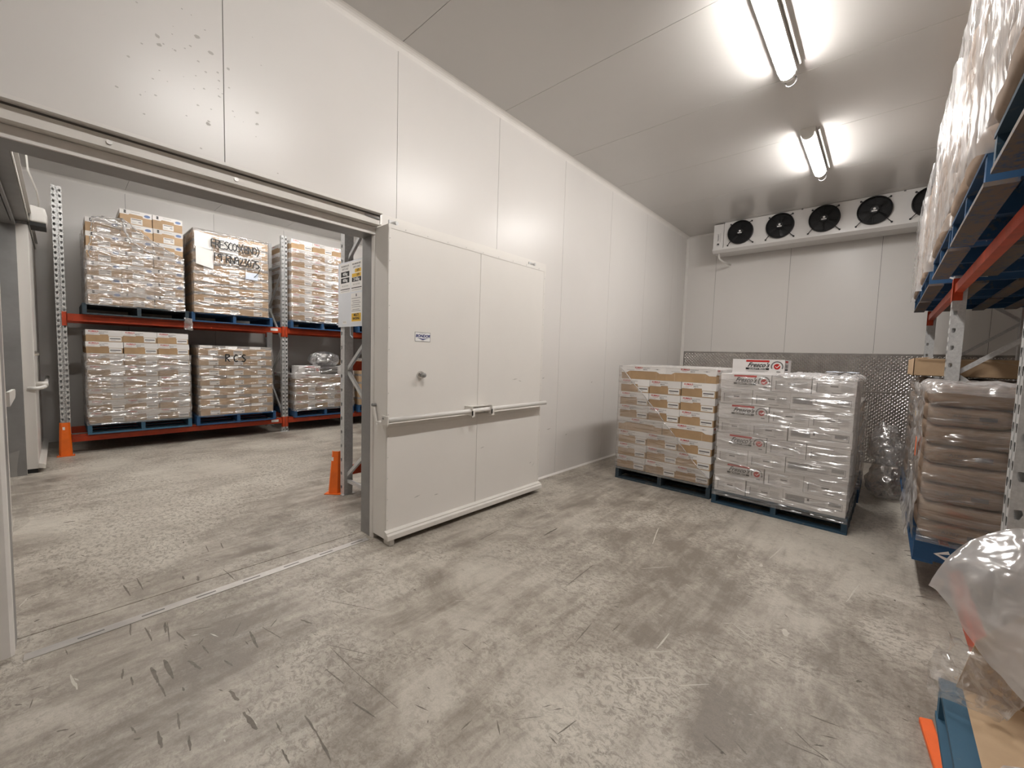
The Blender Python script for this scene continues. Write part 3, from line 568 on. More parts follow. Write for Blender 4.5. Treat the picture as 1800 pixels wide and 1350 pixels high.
def rack(name, label, loc, rz, posts, beams, depth, h, braces, levels_lab=()):
    """local frame: aisle face looks to +x, bays run along +y; the posts' front faces lie in x = 0"""
    t = thing(name, label, 'pallet rack', loc, rz); pm = post_me(h)
    for y in posts:
        ob('upright_post', pm, t, (0, y, 0)); q = ob('upright_post', pm, t, (-depth, y, 0)); q.rotation_euler = (0, 0, PI)
        zs = braces; x0, x1 = -.06, -depth+.06
        bm_ = []
        for i, (za, zb) in enumerate(zip(zs[:-1], zs[1:])):
            a, b = ((x0, za), (x1, zb)) if i % 2 == 0 else ((x1, za), (x0, zb))
            dx, dz = b[0]-a[0], b[1]-a[1]; L = math.hypot(dx, dz); nx, nz = -dz/L*.018, dx/L*.018
            MB().prism([(a[0]+nx, a[1]+nz), (a[0]-nx, a[1]-nz), (b[0]-nx, b[1]-nz), (b[0]+nx, b[1]+nz)], 'y', y-.014, y+.014, 'galvanised').obj('diagonal_brace', t)
        for z in (zs[0]-.05, zs[-1]+.05):
            MB().box(x1, y-.014, z-.018, x0, y+.014, z+.018, 'galvanised').obj('horizontal_brace', t)
    for ya, yb in zip(posts[:-1], posts[1:]):
        for zt, zh in beams:
            for xf, s_ in ((-.008, 1), (-depth+.008, -1)):
                x0, x1 = sorted((xf, xf-s_*.05)); xs = xf-s_*.018
                k = MB(); poly = [(xf, zt-zh), (xf, zt-.028), (xs, zt-.028), (xs, zt), (xf-s_*.05, zt), (xf-s_*.05, zt-zh)]
                k.prism(poly, 'y', ya+.05, yb-.05, 'beam_orange'); bo = k.obj('beam', t)
                for y, e in ((ya, 1), (yb, -1)):
                    c = MB(); y0, y1 = sorted((y+e*.003, y+e*.052))
                    xa, xb = sorted((xf+s_*.012, xf+s_*.008)); c.box(xa, y0-.0, zt-zh-.07, xb, y1, zt+.02, 'beam_orange'); xa, xb = sorted((xf+s_*.012, xf-s_*.05)); yy = sorted((y+e*.047, y+e*.052)); c.box(xa, yy[0], zt-zh-.07, xb, yy[1], zt+.02, 'beam_orange')
                    c.obj('beam_connector', bo)
    return t
BR = [.2, .8, 1.4, 2.0, 2.6, 3.2]
XL = -5.15
rkL = rack('pallet_rack', 'long orange and galvanised pallet rack along the far wall', (XL, 0, 0), 0, [0.03, 2.825, 5.62], [(0.262, 0.1), (1.945, 0.1)], 0.9, 3.62, [.25, .95, 1.65, 2.35, 3.05])
rk3 = rack('pallet_rack', 'galvanised rack end with load sign just inside the doorway', (-1.135, 0, 0), PI, [-4.85, -2.05], [(0.302, 0.1), (1.435, 0.1)], 0.86, 3.62, [.2, .77, 1.34, 1.91, 2.48, 3.05])
XRK = 3.54
rkR = rack('pallet_rack', 'orange and galvanised rack along the right side of the room', (XRK, 0, 0), PI, [-8.02, -5.24, -2.55, 0.2], [(0.24, 0.1), (2.30, 0.1)], 0.9, 3.3, [.2, .85, 1.5, 2.15, 2.8])
for y, z in ((2.70, 1.90), (2.70, 0.215)):
    MB().box(-.0078, y-.11, z-.022, -.0058, y+.01, z+.022, 'paper').obj('beam_tag', rkL)
# column guards
def guard(label, loc, rz, mat='guard_orange'):
    t = thing('column_guard', label, 'column guard', loc, rz, 'orange column guards')
    k = MB(); a = [(-.065, .02), (-.045, .055), (.045, .055), (.065, .02)]; b = [(-.05, -.03), (-.03, .0), (.03, .0), (.05, -.03)]
    n = 4; V = [(x, -y-.02, .006) for x, y in a]+[(x, -y-.005, .45) for x, y in b]+[(x*.9, -y-.015, .006) for x, y in a]+[(x*.9, -y, .45) for x, y in b]
    k.add(V, [(i, i+1, n+i+1, n+i) for i in range(3)]+[(8+i, 8+i+1, 12+i+1, 12+i) for i in range(3)]+[(4+i, 5+i, 13+i, 12+i) for i in range(3)], mat)
    k.obj('guard_body', t, fix=False)
    MB().box(-.085, -.1, 0, .085, .03, .007, mat).obj('base_plate', t)
    MB().quad((-.022, -.0625, .36), (.0, -.0625, .36), (.0, -.0605, .40), (-.022, -.0605, .40), 'paper').obj('sticker', t)
    for x in (-.065, .065): MB().tube([(x, -.03, .007), (x, -.03, .02)], .01, 'galvanised', 6).obj('anchor_bolt', t)
guard('orange column guard at the left post of the far rack', (XL+.06, 0.02, 0), PI/2)
guard('orange column guard beside the load-sign rack post', (-1.215, 1.99, 0), .75)
# load sign
sg = MB().box(-1.165, 1.990, 1.79, -0.62, 1.994, 2.445, 'sign_plate'); sg = tag(sg.obj('load_sign'), 'white rack load notice with black weight boxes beside the doorway', 'sign')
def panel_print(x0, x1, z0, z1, mat, y=1.9994): return MB().box(x0, y, z0, x1, y+.0006, z1, mat)
k = MB(); yy = 1.9890
for j, (x0, x1) in enumerate(((-1.115, -.91), (-.875, -.67))):
    k.box(x0-.01, yy+.0006, 2.135, x1+.01, yy+.001, 2.43, 'paper'); xm = (x0+x1)/2
    k.mesh(text_me('MAXIMUM SAFE', .024, 0, .0006), face_M(xm, yy, 2.405, '-y'), 'ink_grey'); k.mesh(text_me('UNIT LOAD', .026, 0, .0006), face_M(xm, yy, 2.375, '-y'), 'ink_grey')
    if j == 0:
        for z in (2.325, 2.262):
            k.box(x0+.012, yy+.0003, z-.026, x1-.012, yy+.0006, z+.026, 'ink_black'); k.mesh(text_me('400kg', .042, 0, .001), face_M(xm, yy, z, '-y'), 'ink_white')
    else:
        for z, tx_ in ((2.338, '1070'), (2.295, '1070')):
            k.box(x0+.07 if z > 2.3 else x0+.01, yy+.0003, z-.018, x1-.012, yy+.0006, z+.018, 'ink_yellow'); k.mesh(text_me(tx_, .03, 0, .001), face_M(xm+.03, yy, z, '-y'), 'ink_black')
        k.box(x0+.01, yy+.0003, 2.232, x1-.01, yy+.0006, 2.274, 'ink_black'); k.mesh(text_me('2140kg', .042, 0, .001), face_M(xm, yy, 2.253, '-y'), 'ink_white')
    k.mesh(text_me('SPEC 200 100 20', .02), face_M(xm, yy, 2.205, '-y'), 'ink_grey'); k.box(x0, yy+.0003, 2.168, x1, yy+.0006, 2.176, 'ink_black'); k.box(x0+.01, yy+.0003, 2.150, x1-.01, yy+.0006, 2.154, 'ink_pale')
k.box(-.885, yy+.0006, 1.83, -.66, yy+.001, 2.12, 'paper'); k.box(-.785, yy, 2.085, -.765, yy+.0006, 2.11, 'ink_grey')
for i, z in enumerate((2.065, 2.04, 2.02, 2.0, 1.98, 1.955, 1.94)): k.box(-.87+.01*(i % 3), yy, z, -.69-.02*(i % 2), yy+.0006, z+.006, 'ink_pale')
k.box(-.87, yy+.0004, 1.84, -.68, yy+.0006, 1.92, 'ink_yellow'); k.mesh(text_me('MULTI', .036, 0, .0015), face_M(-.775, yy, 1.902, '-y'), 'ink_black'); k.mesh(text_me('RACKING', .032, 0, .0015), face_M(-.775, yy, 1.868, '-y'), 'ink_black')
k.box(-1.06, yy+.0004, 1.82, -.98, yy+.0006, 1.85, 'paper'); k.mesh(text_me('RACKS', .02), face_M(-1.02, yy, 1.838, '-y'), 'ink_grey')
k.obj('sign_print', sg, fix=False)
MB().tube([(-.9, 1.992, 1.79), (-.9, 1.996, 1.70), (-.86, 1.998, 1.68)], .006, 'paper_blue').obj('sign_strap', sg)
MB().box(-1.17, 1.994, 2.35, -1.1, 2.002, 2.39, 'galvanised').obj('sign_clip', sg)

# ---------------------------------------------------------------- pallets
def pallet_parts(paint, under):
    """1.165 m pallet: bearers along local y, deck boards along local x; front edge y = 0, left edge x = 0"""
    N = 1.165; P = []
    for x in (0.0, .56, 1.12): P.append(('bearer', MB().box(x, .004, .019, x+.045, N-.004, .131, paint).me('bearer')))
    for y in (0.0, .172, .344, .525, .706, .878, 1.045): P.append(('top_board', MB().box(0, y, .131, N, y+.12, .15, paint).me('top_board')))
    for y in (0.0, .27, .5325, .80, 1.065): P.append(('bottom_board', MB().box(0, y, 0, N, y+.1, .019, under).me('bottom_board')))
    return P
_pp = {}
def pallet(label, loc, rz, paint='pallet_blue', under=None, logo=False, group='timber pallets'):
    key = (paint, under or paint)
    if key not in _pp: _pp[key] = pallet_parts(*key)
    t = thing('pallet', label, 'pallet', loc, rz, group)
    for n, me in _pp[key]: ob(n, me, t)
    if logo:            # white stencil on the outer bearer that faces the camera
        k = MB(); x = 1.1655
        for pts in ([(.17, .10), (.11, .075), (.17, .05)], [(.19, .10), (.25, .075), (.19, .05)]):
            k.ribbon([(x, a, b) for a, b in pts], .022, 'paper', (1, 0, 0))
        k.ribbon([(x, .27, .085), (x, .42, .07)], .018, 'paper', (1, 0, 0)); k.ribbon([(x, .27, .062), (x, .36, .055)], .012, 'paper', (1, 0, 0))
        k.obj('stencil', t, fix=False)
    return t
P1 = (0.6217, 4.8534, 0); P2 = (1.8249, 4.785, 0); R90 = PI/2
pallet('dark slate pallet under brown cartons on the concrete floor', P1, 0.006, 'pallet_slate')
pallet('slate-blue pallet under white cartons on the concrete floor', P2, -0.019, 'pallet_dusk')
pallet('blue pallet behind the stack of white cartons', (1.86, 6.02, 0), 0.0, 'pallet_blue')
XPF = -5.04            # aisle-side edge of the pallets on the far rack
LP = {'A': (0.225, 1.946), 'B': (1.425, 1.946), 'C': (0.235, 0.263), 'D': (1.465, 0.263), 'E': (2.895, 1.946), 'F': (2.955, 0.263), 'G': (4.2, 1.946), 'I': (4.22, 0.263)}
pn = {'A': 'dark blue pallet on upper beam under the torn-wrap carton stack', 'B': 'blue pallet on upper beam under the handwritten carton stack', 'C': 'grey-blue pallet on lower beam nearest the orange guard',
      'D': 'bright blue pallet on lower beam under the RCS carton stack', 'E': 'blue pallet on upper beam right of the rack post', 'F': 'bright blue pallet on lower beam under the clear bag stack',
      'G': 'blue pallet on upper beam hidden behind the load sign', 'I': 'blue pallet on lower beam glimpsed beside the door jamb'}
for k_, (y, z) in LP.items(): pallet(pn[k_], (XPF, y, z+.001), R90, 'pallet_steelblue' if k_ == 'C' else ('pallet_slate' if k_ == 'A' else 'pallet_blue'))
pallet('blue pallet low on the rack behind the load sign post', (-1.3, 3.52, 0.303), -R90, 'pallet_blue')
XPR = 3.385
RU = [(1.30, 'pallet of the nearest wrapped sacks high on the right rack'), (2.62, 'pallet with white stencil under wrapped sacks on the upper right beam'), (3.90, 'pallet second along the upper right beam before the post'), (5.42, 'blue pallet past the rack post on the upper right beam'), (6.70, 'farthest blue pallet on the upper right beam near the fans')]
for y, l in RU: pallet(l, (XPR+.01, y+1.165, 2.301), -R90, 'pallet_blue' if y > 2 else 'pallet_dusk', 'pallet_raw', y > 2)
RL = [(1.0, 'steel-blue pallet in the near right corner under kraft paper', 'pallet_steelblue'), (3.86, 'dark blue pallet with white stencil under the wrapped brown sacks', 'pallet_blue'), (5.42, 'blue pallet under the farther sack stack by the back wall', 'pallet_blue')]
for y, l, m in RL: pallet(l, (XPR-.02, y+1.165, 0.241), -R90, m, None, True)

# ---------------------------------------------------------------- cartons
def flap(mb, outline, side, off, w, d, mat, t=.003):
    """thin cardboard flap: outline in (u 0..1, z) of the given face, standing proud of the body"""
    if side == 'front': mb.prism([(-w/2+u*w, z) for u, z in outline], 'y', -d/2-t, -d/2, mat)
    if side == 'back': mb.prism([(w/2-u*w, z) for u, z in outline], 'y', d/2, d/2+t, mat)
    if side == 'right': mb.prism([(-d/2+u*d, z) for u, z in outline], 'x', w/2, w/2+t, mat)
    if side == 'left': mb.prism([(d/2-u*d, z) for u, z in outline], 'x', -w/2-t, -w/2, mat)
def pt(side, w, d, u, z, o=.0036):
    return {'front': (-w/2+u*w, -d/2-o, z), 'right': (w/2+o, -d/2+u*d, z), 'left': (-w/2-o, d/2-u*d, z), 'back': (w/2-u*w, d/2+o, z)}[side]
FC = {'front': '-y', 'right': '+x', 'left': '-x', 'back': '+y'}
def rectp(mb, side, w, d, u0, z0, u1, z1, mat, o=.0036):
    a, b, c, e = (pt(side, w, d, u, z, o) for u, z in ((u0, z0), (u1, z0), (u1, z1), (u0, z1))); mb.quad(a, b, c, e, mat)
def txt(mb, side, w, d, u, z, s, size, mat, shear=0, bold=0, sx=1, o=.0042):
    mb.mesh(text_me(s, size, shear, bold), face_M(*pt(side, w, d, u, z, o), FC[side], sx), mat)
def proto_meat(w=.372, d=.566, h=.163):
    """brown tray, white notched lid, white bar-code label, red and black lettering"""
    body = MB().box(-w/2, -d/2, 0, w/2, d/2, h-.004, 'card_brown')
    lid = MB().box(-w/2-.003, -d/2-.003, h-.004, w/2+.003, d/2+.003, h, 'lid_white')
    end = [(0, h-.004), (0, h*.575), (.37, h*.555), (.37, h*.62), (.60, h*.62), (.60, h*.49), (1, h*.49), (1, h-.004)]
    lng = [(0, h-.004), (0, h*.49), (.12, h*.49), (.19, h*.63), (.80, h*.63), (.87, h*.49), (1, h*.49), (1, h-.004)]
    for s_ in ('front', 'back'): flap(lid, end, s_, 0, w, d, 'lid_white')
    for s_ in ('left', 'right'): flap(lid, lng, s_, 0, w, d, 'lid_white')
    lab = MB()
    for s_ in ('front',):
        rectp(lab, s_, w, d, .615, h*.06, .965, h*.46, 'paper', .001); rectp(lab, s_, w, d, .64, h*.24, .94, h*.33, 'ink_grey', .0014); rectp(lab, s_, w, d, .66, h*.14, .8, h*.17, 'ink_pale', .0014)
    pr = MB()
    for s_ in ('front', 'back'):
        txt(pr, s_, w, d, .20, h*.865, 'KUMALS', .026, 'ink_red', 0, .0008); txt(pr, s_, w, d, .46, h*.845, 'WHOLESALE', .017, 'ink_grey'); txt(pr, s_, w, d, .42, h*.72, 'MEATS', .017, 'ink_grey', 0, .0004)
        rectp(pr, s_, w, d, .12, h*.735, .30, h*.75, 'ink_red', .0042); rectp(pr, s_, w, d, .03, h*.64, .22, h*.655, 'ink_grey', .0042)
    for s_ in ('left', 'right'):
        txt(pr, s_, w, d, .40, h*.88, 'KUMALS', .026, 'ink_red', 0, .0008); txt(pr, s_, w, d, .575, h*.86, 'WHOLESALE', .017, 'ink_grey'); txt(pr, s_, w, d, .55, h*.74, 'MEATS', .017, 'ink_grey', 0, .0004)
        rectp(pr, s_, w, d, .34, h*.765, .44, h*.78, 'ink_red', .0042); rectp(pr, s_, w, d, .12, h*.70, .3, h*.715, 'ink_grey', .0042); rectp(pr, s_, w, d, .76, h*.78, .88, h*.795, 'ink_grey', .0042); rectp(pr, s_, w, d, .80, h*.76, .84, h*.82, 'ink_pale', .0041)
    fs = []
    for u in (.19, .80):
        f = MB(); rectp(f, 'left', w, d, u-.006, 0.002, u+.006, h*.62, 'card_edge', .0006); fs.append(('fold_strip', f))
    return [('carton', body), ('lid', lid), ('bar_code_label', lab), ('lid_print', pr)] + fs
def proto_beef(w=.345, d=.55, h=.196):
    body = MB().box(-w/2, -d/2, 0, w/2, d/2, h-.003, 'card_tan')
    lid = MB().box(-w/2-.003, -d/2-.003, h-.003, w/2+.003, d/2+.003, h, 'lid_white')
    e = [(0, h-.003), (0, h*.66), (.26, h*.66), (.30, h*.74), (.36, h*.74), (.70, h*.72), (.72, h*.60), (1, h*.60), (1, h-.003)]
    for s_ in ('front', 'back'): flap(lid, e, s_, 0, w, d, 'lid_white')
    for s_ in ('left', 'right'): flap(lid, [(0, h-.003), (0, h*.68), (1, h*.68), (1, h-.003)], s_, 0, w, d, 'lid_white')
    lab = MB(); pr = MB()
    for s_ in ('front',):
        rectp(lab, s_, w, d, .33, h*.05, .70, h*.46, 'paper', .001); rectp(lab, s_, w, d, .36, h*.36, .66, h*.41, 'ink_grey', .0014); rectp(lab, s_, w, d, .57, h*.2, .66, h*.25, 'ink_grey', .0014); rectp(lab, s_, w, d, .36, h*.16, .5, h*.18, 'ink_pale', .0014)
        for z in (.79, .90): rectp(pr, s_, w, d, .12, h*(z-.045), .19, h*(z+.045), 'ink_black', .0042)
        rectp(pr, s_, w, d, .34, h*.86, .62, h*.88, 'ink_pale', .0042)
        n = 14; c = pt(s_, w, d, .85, h*.76, .0042); sx = 1 if s_ == 'front' else -1
        pr.add([(c[0]+sx*.035*math.cos(2*PI*i/n), c[1], c[2]+.02*math.sin(2*PI*i/n)) for i in range(n)], [tuple(range(n))], 'ink_paleblue')
    return [('carton', body), ('lid', lid), ('address_label', lab), ('lid_print', pr)]
def proto_dark(w=.352, d=.55, h=.163, white=.0):
    """plain brown carton with a grey printed lid band and a white address label"""
    body = MB().box(-w/2, -d/2, 0, w/2, d/2, h-.003, 'card_tan')
    lid = MB().box(-w/2-.003, -d/2-.003, h-.003, w/2+.003, d/2+.003, h, 'lid_grey'); lm = 'lid_grey'
    e = [(0, h-.003), (0, h*.76), (.18, h*.70), (.24, h*.78), (.72, h*.78), (.76, h*.68), (1, h*.70), (1, h-.003)]
    for s_ in ('front', 'back'): flap(lid, e, s_, 0, w, d, lm)
    for s_ in ('left', 'right'): flap(lid, [(0, h-.003), (0, h*.74), (1, h*.74), (1, h-.003)], s_, 0, w, d, lm)
    lab = MB(); pr = MB()
    for s_ in ('front',):
        rectp(lab, s_, w, d, .36, h*.06, .74, h*.5, 'paper', .001); rectp(lab, s_, w, d, .39, h*.38, .71, h*.44, 'ink_grey', .0014); rectp(lab, s_, w, d, .62, h*.12, .7, h*.2, 'ink_grey', .0014)
        if white: rectp(pr, s_, w, d, .04, h*.72, .52, h*.99, 'paper', .0042)
        else:
            txt(pr, s_, w, d, .2, h*.87, 'Comin', .022, 'ink_white', .2); rectp(pr, s_, w, d, .42, h*.84, .62, h*.90, 'ink_white', .0042)
    return [('carton', body), ('lid', lid), ('address_label', lab), ('lid_print', pr)]
def proto_white(w, d, h, front):
    """white printed carton; front is 'brand', 'table' or 'frame'"""
    body = MB().box(-w/2, -d/2, 0, w/2, d/2, h, 'carton_white'); pr = MB(); o = .0012; s_ = 'front'
    if front == 'brand':
        u0, u1 = .27, .72
        rectp(pr, s_, w, d, u0, h*.83, u1, h*.95, 'ink_red', o)
        tm = text_me("Fresco's", h*.40, .5, .0014); tw = max(v.co.x for v in tm.vertices)-min(v.co.x for v in tm.vertices)
        txt(pr, s_, w, d, .505, h*.63, "Fresco's", h*.40, 'ink_black', .5, .0014, .43*w/tw, o+.0008)
        rectp(pr, s_, w, d, u0, h*.32, u1, h*.45, 'ink_black', o); txt(pr, s_, w, d, .495, h*.385, 'QUALITY MEATS', h*.115, 'ink_white', 0, .0004, 1.15, o+.0006)
        rectp(pr, s_, w, d, u0+.01, h*.24, u1-.02, h*.255, 'ink_pale', o); rectp(pr, s_, w, d, u0+.05, h*.19, u1-.08, h*.205, 'ink_pale', o)
        cx, cy, cz = pt(s_, w, d, .865, h*.56, o); n = 20
        pr.add([(cx+h*.18*math.cos(2*PI*i/n), cy, cz+h*.18*math.sin(2*PI*i/n)) for i in range(n)], [tuple(range(n))], 'ink_red')
        pr.ribbon([(cx+h*.31*math.cos(a), cy, cz+h*.31*math.sin(a)) for a in [-.45+(PI+.9)*i/18 for i in range(19)]], h*.07, 'ink_grey', (0, -1, 0))
        pr.ribbon([(cx-h*.09, cy-.0008, cz+h*.01), (cx-h*.01, cy-.0008, cz-h*.07), (cx+h*.15, cy-.0008, cz+h*.1)], h*.05, 'ink_white', (0, -1, 0))
        rectp(pr, s_, w, d, .86, h*.2, .93, h*.26, 'ink_grey', o)
        txt(pr, 'right', w, d, .3, h*.6, "Fresco's", h*.4, 'ink_black', .5, .001, .42*d/(tw*.87), o); rectp(pr, 'right', w, d, .08, h*.82, .5, h*.93, 'ink_red', o); rectp(pr, 'right', w, d, .08, h*.3, .5, h*.42, 'ink_black', o)
    if front == 'table':
        rectp(pr, s_, w, d, .10, h*.14, .125, h*.70, 'ink_pale', o)
        for i in range(9): rectp(pr, s_, w, d, .13, h*(.16+.06*i), .30+.03*(i % 3), h*(.175+.06*i), 'ink_pale', o)
        for i in range(8): rectp(pr, s_, w, d, .66, h*(.26+.06*i), .92-.02*(i % 2), h*(.275+.06*i), 'ink_pale', o)
        for z in (.78, .88): rectp(pr, s_, w, d, .36, h*z, .64, h*(z+.014), 'ink_pale', o)
        for u in (.36, .638): rectp(pr, s_, w, d, u, h*.78, u+.006, h*.89, 'ink_pale', o)
        rectp(pr, s_, w, d, .42, h*.48, .60, h*.55, 'ink_grey', o); rectp(pr, s_, w, d, .16, h*.93, .28, h*.945, 'ink_pale', o); rectp(pr, s_, w, d, .46, h*.13, .72, h*.155, 'ink_grey', o); rectp(pr, s_, w, d, .40, h*.62, .62, h*.64, 'ink_pale', o)
    if front == 'frame':
        a, b, c, e = .04, h*.36, .95, h*.76
        for q in ((a, b, c, b+.003), (a, e-.003, c, e), (a, b, a+.005, e), (c-.005, b, c, e)): rectp(pr, s_, w, d, *q, 'ink_black', o)
        rectp(pr, s_, w, d, a+.01, b+.006, .36, e-.006, 'ink_pale', o); rectp(pr, s_, w, d, .40, h*.55, .435, h*.72, 'ink_grey', o); rectp(pr, s_, w, d, .74, h*.52, c-.02, e-.006, 'ink_pale', o)
        for i in range(4): rectp(pr, s_, w, d, .46, h*(.42+.075*i), .7, h*(.435+.075*i), 'ink_pale', o)
    return [('carton', body), ('carton_print', pr)]
PROTO = {}
def reg(key, parts): PROTO[key] = [(n, m.me(n, fix=(n in ('carton', 'lid')))) for n, m in parts if m.v]
reg('meat', proto_meat()); reg('beef', proto_beef()); reg('dark', proto_dark()); reg('rcs', proto_dark(.352, .55, .163, 1))
def carton(key, M, label, group, full=True):
    """M: 4x4 placing the carton's base centre"""
    parts = PROTO[key]; r = ob(parts[0][0], parts[0][1]); r.matrix_world = M; tag(r, label, 'carton', group)
    for n, me in parts[1:]:
        if n == 'fold_strip' and abs(M[0][0]) > .7 and abs(M[1][1]) > .7 and key == 'meat' and 'floor pallet' in label: continue
        if full or n == 'lid': ob(n, me, r)
    return r
rj = random.Random(21)
def frame_M(origin, rz): return Matrix.Translation(origin) @ Matrix.Rotation(rz, 4, 'Z')
def place(F, key, cx, cy, z, rot, label, group, full=True, jit=.004):
    M = F @ Matrix.Translation((cx+rj.uniform(-jit, jit), cy+rj.uniform(-jit, jit)*.8, z)) @ Matrix.Rotation(rot+rj.uniform(-.004, .004), 4, 'Z')
    return carton(key, M, label, group, full)
COLN = {3: ['left', 'middle', 'right'], 2: ['left', 'right']}
def stack(F, key, w, d, layers, x0, y0, z0, h, where, kind, group, sidecol='left', skip=(), dx=None):
    """layers: string, one char per layer from the bottom; a: 3 across x 2 deep (ends to the front), b: 2 across x 3 deep (long sides to the front)"""
    W3 = 3*(w+.008)
    for L, c in enumerate(layers):
        z = z0+L*h; top = L == len(layers)-1; off = (dx[L] if dx else 0)
        nx, ny = (3, 2) if c == 'a' else (2, 3)
        bw, bd = (w, d) if c == 'a' else (d, w)
        px = W3/nx; py = bd+.008
        for i in range(nx):
            for j in range(ny):
                if (L, i, j) in skip or (L, i, '*') in skip: continue
                front = j == 0; side = (i == 0 and sidecol == 'left') or (i == nx-1 and sidecol == 'right')
                if not (front or side or top): continue
                row = '' if front else (' rear row' if ny == 2 or j == 2 else ' mid row')
                lab = f"{kind}, {ORD[L]} layer up,{row} {COLN[nx][i]} column, {where}"
                place(F, key, x0+px*(i+.5)+off, y0+py*(j+.5)+.002, z, 0 if c == 'a' else R90, lab, group, front or side)
FP1 = frame_M(P1, 0.006); FP2 = frame_M(P2, -0.019)
stack(FP1, 'meat', .372, .566, 'aaabaaab', .01, .012, .1505, .1645, 'floor pallet', 'brown white-lidded carton', 'cartons on the floor pallet beside white ones', 'left', dx=[.0, .004, .006, .002, .008, .006, .010, .006])
def FL(k): y, z = LP[k]; return frame_M((XPF, y, z+.151), R90)
stack(FL('A'), 'beef', .345, .55, 'aaaaaaa', .055, .02, .001, .1975, 'torn-wrap stack', 'tan carton with white lid', 'cartons in the torn-wrap stack', 'left', skip={(6, 0, '*'), (5, 0, '*')})
place(FL('A'), 'beef', .055+.177, .34, .001+5*.1975+.0, .0, 'tan carton with white lid set back atop the left of torn-wrap stack', 'cartons in the torn-wrap stack')
stack(FL('B'), 'dark', .345, .55, 'aaaaaaaa', .04, .02, .001, .1655, 'handwritten stack', 'brown grey-lidded carton', 'cartons in the handwritten stack', 'left')
stack(FL('C'), 'meat', .372, .566, 'aaaaaaaa', .012, .015, .001, .1655, 'stack by orange guard', 'brown white-lidded carton', 'cartons in the stack by the orange guard', 'left', dx=[0, .006, .004, .002, .006, .004, .0, -.004])
stack(FL('D'), 'rcs', .345, .55, 'aaaaaaa', .05, .02, .001, .1655, 'RCS stack', 'brown white-taped carton', 'cartons in the stack marked RCS', 'left', dx=[.01, .008, .01, .006, .0, -.004, -.006])
stack(FL('E'), 'meat', .372, .566, 'aaaaaaaaa', .02, .02, .001, .1645, 'upper stack right of post', 'brown white-lidded carton', 'cartons in the upper stack right of the post', 'left')
stack(FL('F'), 'meat', .372, .566, 'aaab', .02, .02, .001, .1655, 'stack under clear bag', 'brown white-lidded carton', 'cartons under the clear bag', 'left')
stack(FL('G'), 'meat', .372, .566, 'aaaaaaaa', .02, .02, .001, .1645, 'upper stack behind load sign', 'brown white-lidded carton', 'cartons behind the load sign', 'left')
stack(FL('I'), 'dark', .352, .55, 'aaaaaa', .03, .03, .001, .1645, 'stack beside door jamb', 'brown grey-lidded carton', 'cartons glimpsed beside the door jamb', 'left')
# white cartons: two layer patterns, printed fronts
hw = .157
reg('brand', proto_white(.468, .36, hw, 'brand')); reg('t33', proto_white(.325, .46, hw, 'table')); reg('t30', proto_white(.300, .46, hw, 'table')); reg('fr', proto_white(.485, .36, hw, 'frame')); reg('wp', proto_white(.36, .325, hw, 'none'))
GW = 'white cartons on the floor pallet'
for L in range(8):
    z = .1505+L*.1595; off = (.012, .002)[L % 2]+.002*L/8
    row = [('t30', .300, 'printed white carton, left'), ('t33', .325, 'printed white carton, middle'), ('fr', .485, 'white carton with framed panel, right')] if L % 2 == 0 else [('brand', .468, 'white red-logo carton, left'), ('t33', .325, 'printed white carton, middle'), ('t33', .325, 'printed white carton, right')]
    x = .012+off
    for key, w_, nm in row:
        dp = .36 if key in ('brand', 'fr') else .46
        place(FP2, key, x+w_/2, .012+dp/2+(.006 if L % 2 else 0), z, 0, f'{nm} of {ORD[L]} layer up, floor pallet', GW); x += w_+.006
    for j, yy in enumerate((.65, .985)):           # right flank and top, behind the front row
        for i, xx in enumerate((.955, .59, .225)):
            if i and L < 7: continue
            place(FP2, 'wp', xx, yy, z, 0, f'plain white carton, {ORD[L]} layer up, {("middle", "rear")[j]} row, {("right", "centre", "left")[i]} column, floor pallet', GW, False)
place(FP2, 'brand', .345, .225, .1505+8*.1595, .01, 'single white red-logo carton lying on top of the white stack', GW)

# ---------------------------------------------------------------- stretch film, sheets and bags
def fbm(x, y, z): return mnoise.noise(Vector((x, y, z))) + .5*mnoise.noise(Vector((x*2.1, y*2.1, z*2.1+5)))
def film(label, F, path, ztop, z0, mat='film', amp=.008, base=.012, seed=0., step=.03, fray=.0, name='stretch_wrap'):
    """vertical film around a stack. path: (x, y) corners in the stack frame, walked with the outside on the right-hand side;
    ztop: function of the distance walked giving the film's upper edge"""
    pts = [Vector((a, b)) for a, b in path]; S_ = []; dist = 0
    for a, b in zip(pts[:-1], pts[1:]):
        L = (b-a).length; n = max(2, int(L/step)); d = (b-a)/L; nr = Vector((d.y, -d.x))
        for i in range(n+(b is pts[-1])): S_.append((a+d*L*i/n, nr, dist+L*i/n))
        dist += L
    # soften the normals at corners
    N = [s_[1] for s_ in S_]; N = [sum((N[k] for k in range(max(0, i-1), min(len(N), i+2))), Vector((0, 0))).normalized() for i in range(len(N))]
    P = []
    for (p, _, s_), nr in zip(S_, N):
        zt = ztop(s_)+fray*fbm(s_*9+seed, 3.1, seed); nz = max(3, int((zt-z0)/step)) if False else 34; col = []
        for j in range(nz+1):
            z = z0+(zt-z0)*j/nz
            o = base+amp*fbm(s_*2.2+seed, z*11, seed)+amp*.5*fbm(s_*7, z*23, seed+3)
            q = p+nr*max(.003, o); col.append(F @ Vector((q.x, q.y, z)))
        P.append(col)
    m = MB().grid(P, mat); return tag(m.obj(name, None, True, False), label, 'plastic wrap', 'stretch wraps')
def lerp_pts(pts):
    def f(s_):
        for (a, za), (b, zb) in zip(pts[:-1], pts[1:]):
            if s_ <= b: return za+(zb-za)*max(0, (s_-a))/(b-a)
        return pts[-1][1]
    return f
